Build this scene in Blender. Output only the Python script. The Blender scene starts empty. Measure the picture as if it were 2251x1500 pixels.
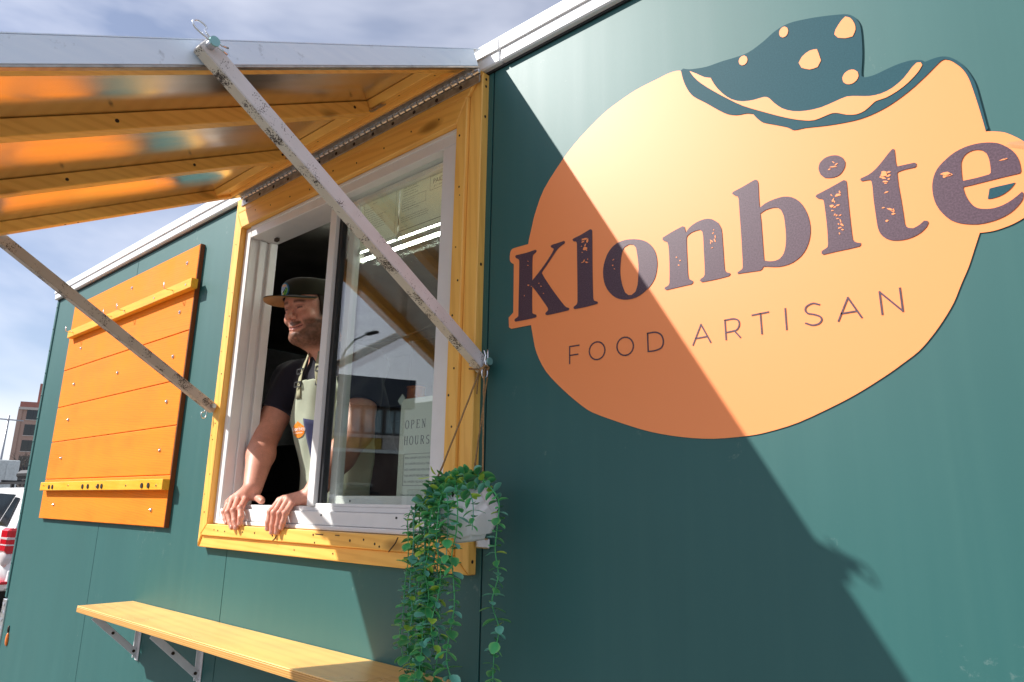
import bpy, bmesh, math, random
import numpy as np
from mathutils import Vector, Matrix
R=math.radians
random.seed(7)
SC=bpy.context.scene
COL=SC.collection
# ---------------------------------------------------------------- camera
GROUND=-1.55
cam=bpy.data.cameras.new('camera'); co=bpy.data.objects.new('camera',cam); COL.objects.link(co)
cam.sensor_width=36; cam.lens=1510.56*36/2251; cam.clip_start=.05; cam.clip_end=3000
yaw,pitch,roll=R(40.9993),R(13.5375),R(.9918)
d=Vector((-math.sin(yaw)*math.cos(pitch),math.cos(yaw)*math.cos(pitch),math.sin(pitch)))
r=Vector((math.cos(yaw),math.sin(yaw),0)); u=r.cross(d)
r2=r*math.cos(roll)+u*math.sin(roll); u2=-r*math.sin(roll)+u*math.cos(roll)
M=Matrix((r2,u2,-d)).transposed().to_4x4(); M.translation=Vector((4.83044,-1.25068,0)); co.matrix_world=M
SC.camera=co
# ---------------------------------------------------------------- sky + sun
SUN_TO=Vector((-1,-1,1.14)).normalized()
W=bpy.data.worlds.new('World'); SC.world=W; W.use_nodes=True
nt=W.node_tree; nt.nodes.clear()
def wn(t,**k):
    n=nt.nodes.new(t)
    for a,b in k.items(): setattr(n,a,b)
    return n
out=wn('ShaderNodeOutputWorld'); bg=wn('ShaderNodeBackground'); sky=wn('ShaderNodeTexSky',sky_type='NISHITA',sun_disc=False)
sky.sun_elevation=math.asin(SUN_TO.z); sky.sun_rotation=R(225); sky.air_density=1.0; sky.dust_density=1.6; sky.ozone_density=2.0; sky.altitude=600
tc=wn('ShaderNodeTexCoord'); mp=wn('ShaderNodeMapping'); mp.inputs['Scale'].default_value=(1.0,1.0,2.6); mp.inputs['Location'].default_value=(4.655,4.429,.519)
nz=wn('ShaderNodeTexNoise'); nz.inputs['Scale'].default_value=2.2; nz.inputs['Detail'].default_value=5; nz.inputs['Roughness'].default_value=.5; nz.inputs['Distortion'].default_value=.35
rp=wn('ShaderNodeValToRGB'); rp.color_ramp.elements[0].position=.40; rp.color_ramp.elements[1].position=.62
mx=wn('ShaderNodeMix',data_type='RGBA')
cl=wn('ShaderNodeVectorMath',operation='MULTIPLY_ADD'); cl.inputs[1].default_value=(.38,.36,.36); cl.inputs[2].default_value=(5.3,5.35,5.85)      # thin cloud: scattered sky light plus white
L=nt.links.new
L(tc.outputs['Generated'],mp.inputs[0]); L(mp.outputs[0],nz.inputs[0]); L(nz.outputs[0],rp.inputs[0])
mad=wn('ShaderNodeMath',operation='MULTIPLY_ADD'); mad.inputs[1].default_value=.80; mad.inputs[2].default_value=.18
L(rp.outputs[0],mad.inputs[0]); L(mad.outputs[0],mx.inputs[0]); sk=wn('ShaderNodeVectorMath',operation='MULTIPLY'); sk.inputs[1].default_value=(.98,.93,.95); L(sky.outputs[0],sk.inputs[0]); L(sk.outputs[0],mx.inputs[6]); L(sky.outputs[0],cl.inputs[0]); L(cl.outputs[0],mx.inputs[7]); L(mx.outputs[2],bg.inputs[0]); L(bg.outputs[0],out.inputs[0])
bg.inputs[1].default_value=.1
sl=bpy.data.lights.new('sun','SUN'); sl.energy=5.0; sl.angle=R(.53); sl.color=(1,.965,.91)
so=bpy.data.objects.new('sun',sl); COL.objects.link(so); so.rotation_euler=SUN_TO.to_track_quat('Z','Y').to_euler(); so.location=(-8,-9,12)
SC.view_settings.view_transform='Standard'; SC.view_settings.look='None'; SC.view_settings.exposure=0.55; SC.view_settings.gamma=1
SC.view_settings.use_curve_mapping=False
# ---------------------------------------------------------------- helpers
def tag(o,label=None,cat=None,group=None,kind=None):
    if label: o['label']=label
    if cat: o['category']=cat
    if group: o['group']=group
    if kind: o['kind']=kind
    return o
def empty(name,loc,label,cat,group=None):
    o=bpy.data.objects.new(name,None); COL.objects.link(o); o.location=loc; o.empty_display_size=.1
    return tag(o,label,cat,group)
def link(name,me,m,parent=None,smooth=False):
    if m is not None:
        me.materials.clear(); me.materials.append(m)
    if smooth:
        for p in me.polygons: p.use_smooth=True
    o=bpy.data.objects.new(name,me); COL.objects.link(o)
    if parent is not None:
        o.parent=parent
        wl=Vector(parent.location)
        if parent.parent is not None: wl=wl+Vector(parent.parent.location)
        o.location=-wl       # parts are modelled in world metres
    return o
class MB:
    def __init__(s): s.bm=bmesh.new()
    def face(s,pts):
        return s.bm.faces.new([s.bm.verts.new(p) for p in pts])
    def box(s,x0,x1,y0,y1,z0,z1,b=0.0):
        c=Vector(((x0+x1)/2,(y0+y1)/2,(z0+z1)/2))
        return s.obox(c,Vector((1,0,0)),Vector((0,1,0)),Vector((0,0,1)),abs(x1-x0)/2,abs(y1-y0)/2,abs(z1-z0)/2,b)
    def obox(s,c,ax,ay,az,hx,hy,hz,b=0.0):
        V=s.bm.verts.new; F=s.bm.faces.new; c=Vector(c)
        sg=(-1,1)
        if b<=0:
            v={(i,j,k):V(c+ax*hx*i+ay*hy*j+az*hz*k) for i in sg for j in sg for k in sg}
            for q in (((-1,-1,-1),(-1,-1,1),(-1,1,1),(-1,1,-1)),((1,-1,-1),(1,1,-1),(1,1,1),(1,-1,1)),((-1,-1,-1),(1,-1,-1),(1,-1,1),(-1,-1,1)),((-1,1,-1),(-1,1,1),(1,1,1),(1,1,-1)),((-1,-1,-1),(-1,1,-1),(1,1,-1),(1,-1,-1)),((-1,-1,1),(1,-1,1),(1,1,1),(-1,1,1))):
                F([v[t] for t in q])
            return s
        b=min(b,hx*.9,hy*.9,hz*.9)
        v={}
        for i in sg:
            for j in sg:
                for k in sg:
                    for f in range(3):
                        h=[hx-b,hy-b,hz-b]; h[f]+=b
                        v[i,j,k,f]=V(c+ax*h[0]*i+ay*h[1]*j+az*h[2]*k)
        def q(l): F([v[t] for t in l])
        for i in sg:
            q([(i,-1,-1,0),(i,1,-1,0),(i,1,1,0),(i,-1,1,0)][::i]); q([(-1,i,-1,1),(-1,i,1,1),(1,i,1,1),(1,i,-1,1)][::i]); q([(-1,-1,i,2),(1,-1,i,2),(1,1,i,2),(-1,1,i,2)][::i])
            for j in sg:
                q([(i,j,-1,0),(i,j,1,0),(i,j,1,1),(i,j,-1,1)][::-i*j]); q([(i,-1,j,0),(i,1,j,0),(i,1,j,2),(i,-1,j,2)][::i*j]); q([(-1,i,j,1),(1,i,j,1),(1,i,j,2),(-1,i,j,2)][::-i*j])
                for k in sg: q([(i,j,k,0),(i,j,k,1),(i,j,k,2)][::i*j*k])
        return s
    def bar(s,p0,p1,w,h,up=Vector((0,0,1)),b=0.0):
        p0,p1=Vector(p0),Vector(p1); a=(p1-p0); l=a.length; a.normalize()
        sx=a.cross(up); sx=sx.normalized() if sx.length>1e-6 else Vector((1,0,0)); uz=sx.cross(a)
        return s.obox((p0+p1)/2,a,sx,uz,l/2,w/2,h/2,b)
    def cyl(s,p0,p1,r,n=10,r1=None,cap=True):
        p0,p1=Vector(p0),Vector(p1); a=(p1-p0).normalized(); x=a.orthogonal().normalized(); y=a.cross(x); r1=r if r1 is None else r1
        A=[s.bm.verts.new(p0+(x*math.cos(t)+y*math.sin(t))*r) for t in [2*math.pi*i/n for i in range(n)]]
        B=[s.bm.verts.new(p1+(x*math.cos(t)+y*math.sin(t))*r1) for t in [2*math.pi*i/n for i in range(n)]]
        for i in range(n): s.bm.faces.new((A[i],A[(i+1)%n],B[(i+1)%n],B[i]))
        if cap: s.bm.faces.new(A[::-1]); s.bm.faces.new(B)
        return s
    def tube(s,pts,r,n=6,r_end=None):
        pts=[Vector(p) for p in pts]; prev=None; m=len(pts); x=None
        for i,p in enumerate(pts):
            a=(pts[min(i+1,m-1)]-pts[max(i-1,0)]).normalized()
            x=a.orthogonal().normalized() if x is None else (x-a*x.dot(a)).normalized()
            y=a.cross(x); rr=r if r_end is None else r+(r_end-r)*i/(m-1)
            ring=[s.bm.verts.new(p+(x*math.cos(2*math.pi*k/n)+y*math.sin(2*math.pi*k/n))*rr) for k in range(n)]
            if prev:
                for k in range(n): s.bm.faces.new((prev[k],prev[(k+1)%n],ring[(k+1)%n],ring[k]))
            else: s.bm.faces.new(ring[::-1])
            prev=ring
        s.bm.faces.new(prev); return s
    def prism(s,poly,y0,y1,b=0.0):      # convex polygon in (x,z), front at y0
        A=[s.bm.verts.new((x,y0,z)) for x,z in poly]; B=[s.bm.verts.new((x,y1,z)) for x,z in poly]; n=len(poly)
        fs=[s.bm.faces.new(A),s.bm.faces.new(B[::-1])]
        for i in range(n): fs.append(s.bm.faces.new((A[(i+1)%n],A[i],B[i],B[(i+1)%n])))
        if b>0:
            es=set(e for v in A for e in v.link_edges if e.other_vert(v) in A)
            bmesh.ops.bevel(s.bm,geom=list(es),offset=b,segments=1,affect='EDGES')
        return s
    def sphere(s,c,r,u=12,v=8,sc=(1,1,1)):
        g=bmesh.ops.create_uvsphere(s.bm,u_segments=u,v_segments=v,radius=r)
        for q in g['verts']: q.co=Vector((q.co.x*sc[0],q.co.y*sc[1],q.co.z*sc[2]))+Vector(c)
        return s
    def build(s,name,m,parent=None,smooth=False):
        bmesh.ops.recalc_face_normals(s.bm,faces=s.bm.faces)
        me=bpy.data.meshes.new(name); s.bm.to_mesh(me); s.bm.free()
        return link(name,me,m,parent,smooth)
def flat(name,contours,y,m,parent,depth=.0008):
    """flat vinyl shapes (x,z) with holes, facing -Y"""
    cu=bpy.data.curves.new(name,'CURVE'); cu.dimensions='2D'; cu.fill_mode='BOTH'; cu.extrude=depth/2
    for c in contours:
        sp=cu.splines.new('POLY'); sp.points.add(len(c)-1); sp.use_cyclic_u=True
        for i,(x,z) in enumerate(c): sp.points[i].co=(x,z,0,1)
    o=bpy.data.objects.new(name,cu); COL.objects.link(o)
    dg=bpy.context.evaluated_depsgraph_get(); me=bpy.data.meshes.new_from_object(o.evaluated_get(dg))
    bpy.data.objects.remove(o); bpy.data.curves.remove(cu)
    me.transform(Matrix(((1,0,0,0),(0,0,-1,y-depth/2),(0,1,0,0),(0,0,0,1))))
    return link(name,me,m,parent)
def text_mesh(body,size,x,y,z,align='LEFT',rot=0,space=1.0,line=1.0,stretch=1.0):
    cu=bpy.data.curves.new('text','FONT'); cu.body=body; cu.size=size; cu.align_x=align; cu.fill_mode='FRONT'; cu.space_character=space; cu.space_line=line
    o=bpy.data.objects.new('text',cu); COL.objects.link(o)
    dg=bpy.context.evaluated_depsgraph_get(); me=bpy.data.meshes.new_from_object(o.evaluated_get(dg))
    bpy.data.objects.remove(o); bpy.data.curves.remove(cu)
    me.transform(Matrix(((stretch,0,0,x),(0,0,-1,y),(0,1,0,z),(0,0,0,1))))
    return me
def join(name,mes,m,parent):
    bm=bmesh.new()
    for me in mes: bm.from_mesh(me); bpy.data.meshes.remove(me)
    me=bpy.data.meshes.new(name); bm.to_mesh(me); bm.free()
    return link(name,me,m,parent)
# ---------------------------------------------------------------- materials
def newmat(name):
    m=bpy.data.materials.new(name); m.use_nodes=True; t=m.node_tree; b=t.nodes['Principled BSDF']
    return m,t,b
def N(t,ty,**k):
    n=t.nodes.new(ty)
    for a,v in k.items():
        if a=='op': n.operation=v
        elif a=='dt': n.data_type=v
        elif a=='bl': n.blend_type=v
        else: n.inputs[a.replace('_',' ')].default_value=v
    return n
def ramp(t,stops):
    n=t.nodes.new('ShaderNodeValToRGB'); e=n.color_ramp.elements
    while len(e)<len(stops): e.new(.5)
    for i,(p,c) in enumerate(stops):
        e[i].position=p; e[i].color=(c,c,c,1) if not isinstance(c,tuple) else (*c,1)
    return n
def mixc(t,fac,a,b,bl='MIX'):
    n=t.nodes.new('ShaderNodeMix'); n.data_type='RGBA'; n.blend_type=bl
    for i,v in ((0,fac),(6,a),(7,b)):
        if hasattr(v,'is_linked') or hasattr(v,'links'): t.links.new(v,n.inputs[i])
        elif i==0: n.inputs[0].default_value=v
        else: n.inputs[i].default_value=(*v,1)
    return n.outputs[2]
def coords(t,scale=(1,1,1),rand=True):
    c=t.nodes.new('ShaderNodeTexCoord'); m=t.nodes.new('ShaderNodeMapping'); m.inputs['Scale'].default_value=scale
    t.links.new(c.outputs['Object'],m.inputs[0])
    if rand:
        oi=t.nodes.new('ShaderNodeObjectInfo'); v=t.nodes.new('ShaderNodeVectorMath'); v.operation='SCALE'; v.inputs[0].default_value=(17.3,9.1,23.7)
        t.links.new(oi.outputs['Random'],v.inputs['Scale']); t.links.new(v.outputs[0],m.inputs['Location'])
    return m.outputs[0]
def noise(t,vec,scale,detail=4,rough=.55,dist=0):
    n=t.nodes.new('ShaderNodeTexNoise'); n.inputs['Scale'].default_value=scale; n.inputs['Detail'].default_value=detail; n.inputs['Roughness'].default_value=rough; n.inputs['Distortion'].default_value=dist
    t.links.new(vec,n.inputs['Vector']); return n.outputs[0]
def bump(t,b,h,strength,dist=.002):
    n=t.nodes.new('ShaderNodeBump'); n.inputs['Strength'].default_value=strength; n.inputs['Distance'].default_value=dist
    t.links.new(h,n.inputs['Height']); t.links.new(n.outputs[0],b.inputs['Normal'])
def plain(name,c,rough=.5,metal=0,spec=.5,var=.12,vs=14,bumpy=0):
    m,t,b=newmat(name); v=coords(t); n=noise(t,v,vs)
    r_=ramp(t,[(.3,0.),(.7,1.)]); t.links.new(n,r_.inputs[0])
    t.links.new(mixc(t,r_.outputs[0],tuple(x*(1-var) for x in c),tuple(min(1,x*(1+var)) for x in c)),b.inputs['Base Color'])
    b.inputs['Roughness'].default_value=rough; b.inputs['Metallic'].default_value=metal; b.inputs['Specular IOR Level'].default_value=spec
    if bumpy: bump(t,b,noise(t,v,vs*6,3),bumpy)
    return m
def wood(name,light,dark,axis,rough=.38,knots=True,ring=26,coat=.08):
    m,t,b=newmat(name)
    s=[1,1,1]; s[axis]=.07; v=coords(t,tuple(s))
    n1=noise(t,v,9,5,.6,.6)
    wv=t.nodes.new('ShaderNodeTexWave'); wv.wave_type='BANDS'; wv.bands_direction='DIAGONAL'; wv.inputs['Scale'].default_value=ring; wv.inputs['Distortion'].default_value=7; wv.inputs['Detail'].default_value=3; wv.inputs['Detail Scale'].default_value=.8
    t.links.new(v,wv.inputs['Vector'])
    rr=ramp(t,[(.45,0.),(.95,1.)]); t.links.new(wv.outputs[0],rr.inputs[0])
    r1=ramp(t,[(.42,0.),(.9,1.)]); t.links.new(n1,r1.inputs[0])
    c=mixc(t,r1.outputs[0],light,tuple(l*.55+q*.45 for l,q in zip(light,dark)))
    f=N(t,'ShaderNodeMath',op='MULTIPLY'); f.inputs[1].default_value=.40; t.links.new(rr.outputs[0],f.inputs[0])
    c=mixc(t,f.outputs[0],c,tuple(l*.35+q*.65 for l,q in zip(light,dark)))
    # blotchy varnish
    v2=coords(t); n2=noise(t,v2,5.5,3); r2_=ramp(t,[(.35,.0),(.75,.5)]); t.links.new(n2,r2_.inputs[0]); c=mixc(t,r2_.outputs[0],c,tuple(min(1,l*1.12) for l in light))
    if knots:
        s2=[9,9,9]; s2[axis]=3.2; v3=coords(t,tuple(s2)); vo=t.nodes.new('ShaderNodeTexVoronoi'); vo.inputs['Scale'].default_value=1.0; vo.inputs['Randomness'].default_value=1
        t.links.new(v3,vo.inputs['Vector']); k=ramp(t,[(.04,1.),(.10,.8),(.20,0.)]); t.links.new(vo.outputs['Distance'],k.inputs[0])
        kf=N(t,'ShaderNodeMath',op='MULTIPLY'); kf.inputs[1].default_value=.75; t.links.new(k.outputs[0],kf.inputs[0])
        c=mixc(t,kf.outputs[0],c,tuple(q*.35 for q in dark))
    t.links.new(c,b.inputs['Base Color'])
    rf=ramp(t,[(.3,rough-.08),(.7,rough+.12)]); t.links.new(n2,rf.inputs[0]); t.links.new(rf.outputs[0],b.inputs['Roughness'])
    b.inputs['Coat Weight'].default_value=coat; b.inputs['Coat Roughness'].default_value=.3
    b.inputs['Specular IOR Level'].default_value=.25 if coat==0 else .35
    bump(t,b,n1,.25,.0015)
    return m
MT={}
YL=(.99,.545,.125); YD=(.62,.23,.018)
MT['wood_x']=wood('varnished pine along x',YL,YD,0); MT['wood_y']=wood('varnished pine along y',YL,YD,1); MT['wood_z']=wood('varnished pine along z',YL,YD,2)
MT['board']=wood('orange stained plywood',(.86,.235,.006),(.46,.085,.001),0,.7,False,60,.0)
MT['batten']=wood('stained batten',(.92,.44,.03),(.66,.24,.012),0,.45,False)
MT['shelf']=wood('varnished plywood top',(.93,.54,.15),(.66,.30,.05),0,.32,False,14,.4)
def teal():
    m,t,b=newmat('green painted panel'); v=coords(t,(1,1,.35),False)
    big=noise(t,v,2.2,4); st=noise(t,coords(t,(26,26,.7),False),1,4)
    r1=ramp(t,[(.3,0.),(.7,1.)]); t.links.new(big,r1.inputs[0])
    c=mixc(t,r1.outputs[0],(.010,.090,.085),(.014,.105,.100))
    r2_=ramp(t,[(.45,0.),(.8,.35)]); t.links.new(st,r2_.inputs[0]); c=mixc(t,r2_.outputs[0],c,(.028,.122,.111))
    # chalky scuffs and fine scratches
    s1=noise(t,coords(t,(1,1,1),False),38,6,.75); s0=noise(t,coords(t,(1,1,1),False),3.1,2)
    mm=N(t,'ShaderNodeMath',op='MULTIPLY'); t.links.new(s1,mm.inputs[0]); t.links.new(s0,mm.inputs[1])
    r3=ramp(t,[(.384,0.),(.47,.5)]); t.links.new(mm.outputs[0],r3.inputs[0]); c=mixc(t,r3.outputs[0],c,(.20,.27,.25))
    t.links.new(c,b.inputs['Base Color'])
    rr=ramp(t,[(.3,.555),(.7,.575)]); t.links.new(st,rr.inputs[0]); t.links.new(rr.outputs[0],b.inputs['Roughness'])
    b.inputs['Specular IOR Level'].default_value=.6; b.inputs['Coat Weight'].default_value=.10; b.inputs['Coat Roughness'].default_value=.42
    bump(t,b,noise(t,coords(t,(1,1,1),False),160,3),.05,.001)
    return m
MT['teal']=teal()
MT['teal_dark']=plain('dark green vinyl',(.022,.075,.085),.42,0,.5,.06)
def vinyl(name,c,rough=.36,fleck=.0):
    m,t,b=newmat(name); v=coords(t,(1,1,1),False); n=noise(t,v,340,2,.6)
    r1=ramp(t,[(.35,0.),(.7,1.)]); t.links.new(n,r1.inputs[0])
    t.links.new(mixc(t,r1.outputs[0],c,tuple(min(1,x*(1+fleck)+fleck*.03) for x in c)),b.inputs['Base Color'])
    b.inputs['Roughness'].default_value=rough; b.inputs['Specular IOR Level'].default_value=.6; bump(t,b,n,.12 if fleck else .03,.0006); return m
MT['vinyl_orange']=vinyl('orange vinyl',(.99,.298,.088),.5)
MT['vinyl_ink']=vinyl('dark plum vinyl',(.046,.016,.030),.5,.7)
MT['vinyl_teal']=vinyl('teal vinyl',(.010,.062,.080),.6,.15); MT['vinyl_teal'].node_tree.nodes['Principled BSDF'].inputs['Specular IOR Level'].default_value=.22
MT['white']=plain('white vinyl',(.80,.79,.78),.38,0,.5,.03)
MT['trim']=plain('white painted trim',(.84,.84,.84),.45,0,.5,.04)
MT['gasket']=plain('black gasket',(.012,.013,.016),.5)
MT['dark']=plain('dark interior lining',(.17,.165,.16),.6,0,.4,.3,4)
MT['darkpanel']=plain('matte black metal',(.04,.04,.042),.42,.2)
MT['steel']=plain('zinc steel',(.62,.63,.66),.28,1,.5,.1,60)
MT['wire']=plain('bright wire',(.75,.77,.80),.2,1,.5,.05)
MT['rust']=plain('dark nail head',(.05,.03,.02),.55,.4)
MT['hinge']=plain('worn steel hinge',(.42,.38,.33),.34,.9,.5,.25,40)
MT['ink']=plain('printed ink',(.03,.03,.035),.6)
MT['ink_grey']=plain('faded print',(.12,.12,.115),.6)
MT['twine']=plain('jute twine',(.32,.19,.085),.8,0,.2,.3,220)
MT['pot']=plain('white matte pot',(.87,.87,.88),.5,0,.4,.03)
MT['soil']=plain('dark moss',(.05,.06,.03),.9)
MT['asphalt']=plain('asphalt',(.16,.15,.138),.9,0,.3,.25,6,.4)
MT['tyre']=plain('tyre rubber',(.02,.02,.02),.8)
def metalsheet():
    m,t,b=newmat('thin aluminium sheet'); b.inputs['Metallic'].default_value=1; b.inputs['Base Color'].default_value=(.78,.75,.72,1)
    v=coords(t,(1,1,1),False); s=noise(t,coords(t,(30,.9,.9),False),1,3)
    rr=ramp(t,[(.3,.17),(.75,.26)]); t.links.new(s,rr.inputs[0]); t.links.new(rr.outputs[0],b.inputs['Roughness'])
    bump(t,b,noise(t,v,3.2,1,.4),.35,.02); return m
MT['sheet']=metalsheet()
def fascia():
    m,t,b=newmat('sky-tinted weathered aluminium edge'); v=coords(t,(1,1,1),False)
    n=noise(t,v,30,6,.7); r1=ramp(t,[(.60,0.),(.72,.6)]); t.links.new(n,r1.inputs[0])
    g=noise(t,coords(t,(1,.1,1),False),60,3); r0=ramp(t,[(.3,0.),(.7,1.)]); t.links.new(g,r0.inputs[0])
    c=mixc(t,r0.outputs[0],(.74,.84,.95),(.80,.89,.98)); c=mixc(t,r1.outputs[0],c,(.34,.40,.45)); t.links.new(c,b.inputs['Base Color'])  # blue of the reflected sky is put into the base colour
    b.inputs['Metallic'].default_value=.2; b.inputs['Roughness'].default_value=.42; bump(t,b,n,.25,.002); return m
MT['fascia']=fascia()
def peeling(name,th,c1,c2):
    m,t,b=newmat(name); v=coords(t,(1,1,1))
    n=noise(t,v,300,4,.65); n2=noise(t,v,24,3); mm=N(t,'ShaderNodeMath',op='MULTIPLY'); t.links.new(n,mm.inputs[0]); t.links.new(n2,mm.inputs[1])
    r1=ramp(t,[(th,0.),(th+.022,1.)]); t.links.new(mm.outputs[0],r1.inputs[0])
    g=noise(t,v,9,3); r0=ramp(t,[(.3,0.),(.7,1.)]); t.links.new(g,r0.inputs[0])
    c=mixc(t,r0.outputs[0],c1,c2); c=mixc(t,r1.outputs[0],c,(.05,.035,.03)); t.links.new(c,b.inputs['Base Color'])
    b.inputs['Roughness'].default_value=.5; bump(t,b,mm.outputs[0],-.5,.002); return m
MT['peel']=peeling('chipped white paint',.345,(.62,.60,.58),(.74,.73,.74)); MT['peel_heavy']=peeling('peeling cream paint',.285,(.62,.56,.46),(.70,.66,.58)); MT['peel_shade']=peeling('shade-darkened weathered paint',.30,(.48,.43,.38),(.56,.51,.46))  # left strut: chipped paint, its shade put into a darker base colour
def glass(name,tint,ior=1.55,rough=0.0):
    m=bpy.data.materials.new(name); m.use_nodes=True; t=m.node_tree; t.nodes.clear()
    o=t.nodes.new('ShaderNodeOutputMaterial'); a=t.nodes.new('ShaderNodeBsdfTransparent'); g=t.nodes.new('ShaderNodeBsdfGlossy'); f=t.nodes.new('ShaderNodeFresnel'); x=t.nodes.new('ShaderNodeMixShader')
    a.inputs[0].default_value=(*tint,1); g.inputs['Roughness'].default_value=rough; f.inputs[0].default_value=ior; g.inputs[0].default_value=(1,1,1,1)
    ge=t.nodes.new('ShaderNodeNewGeometry'); md=t.nodes.new('ShaderNodeMath'); md.operation='MULTIPLY_ADD'; md.inputs[1].default_value=1/ior-ior; md.inputs[2].default_value=ior
    t.links.new(ge.outputs['Backfacing'],md.inputs[0]); t.links.new(md.outputs[0],f.inputs[0])     # same mirror strength from both sides of the sheet
    t.links.new(f.outputs[0],x.inputs[0]); t.links.new(a.outputs[0],x.inputs[1]); t.links.new(g.outputs[0],x.inputs[2]); t.links.new(x.outputs[0],o.inputs[0]); return m
MT['glass_inner']=glass('inner window glass',(.97,.99,.975),1.42)
MT['glass']=glass('window glass',(.96,.985,.965),1.70)
MT['carglass']=plain('dark car glass',(.012,.014,.018),.06,0,.8)
def papermat(k=.45):
    m,t,b=newmat('printer paper'); tr=t.nodes.new('ShaderNodeBsdfTranslucent'); mx_=t.nodes.new('ShaderNodeMixShader'); o=t.nodes['Material Output']
    b.inputs['Base Color'].default_value=(.85,.85,.78,1); b.inputs['Roughness'].default_value=.8; tr.inputs[0].default_value=(.85,.83,.72,1); mx_.inputs[0].default_value=k
    t.links.new(b.outputs[0],mx_.inputs[1]); t.links.new(tr.outputs[0],mx_.inputs[2]); t.links.new(mx_.outputs[0],o.inputs[0]); return m
MT['paper']=papermat(.5); MT['paper_thick']=papermat(.12)
def emit(name,c,s):
    m=bpy.data.materials.new(name); m.use_nodes=True; t=m.node_tree; b=t.nodes['Principled BSDF']
    b.inputs['Base Color'].default_value=(*c,1); b.inputs['Emission Color'].default_value=(*c,1); b.inputs['Emission Strength'].default_value=s; return m
MT['tube_light']=emit('fluorescent tube',(.95,1,.88),20.0)
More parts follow.
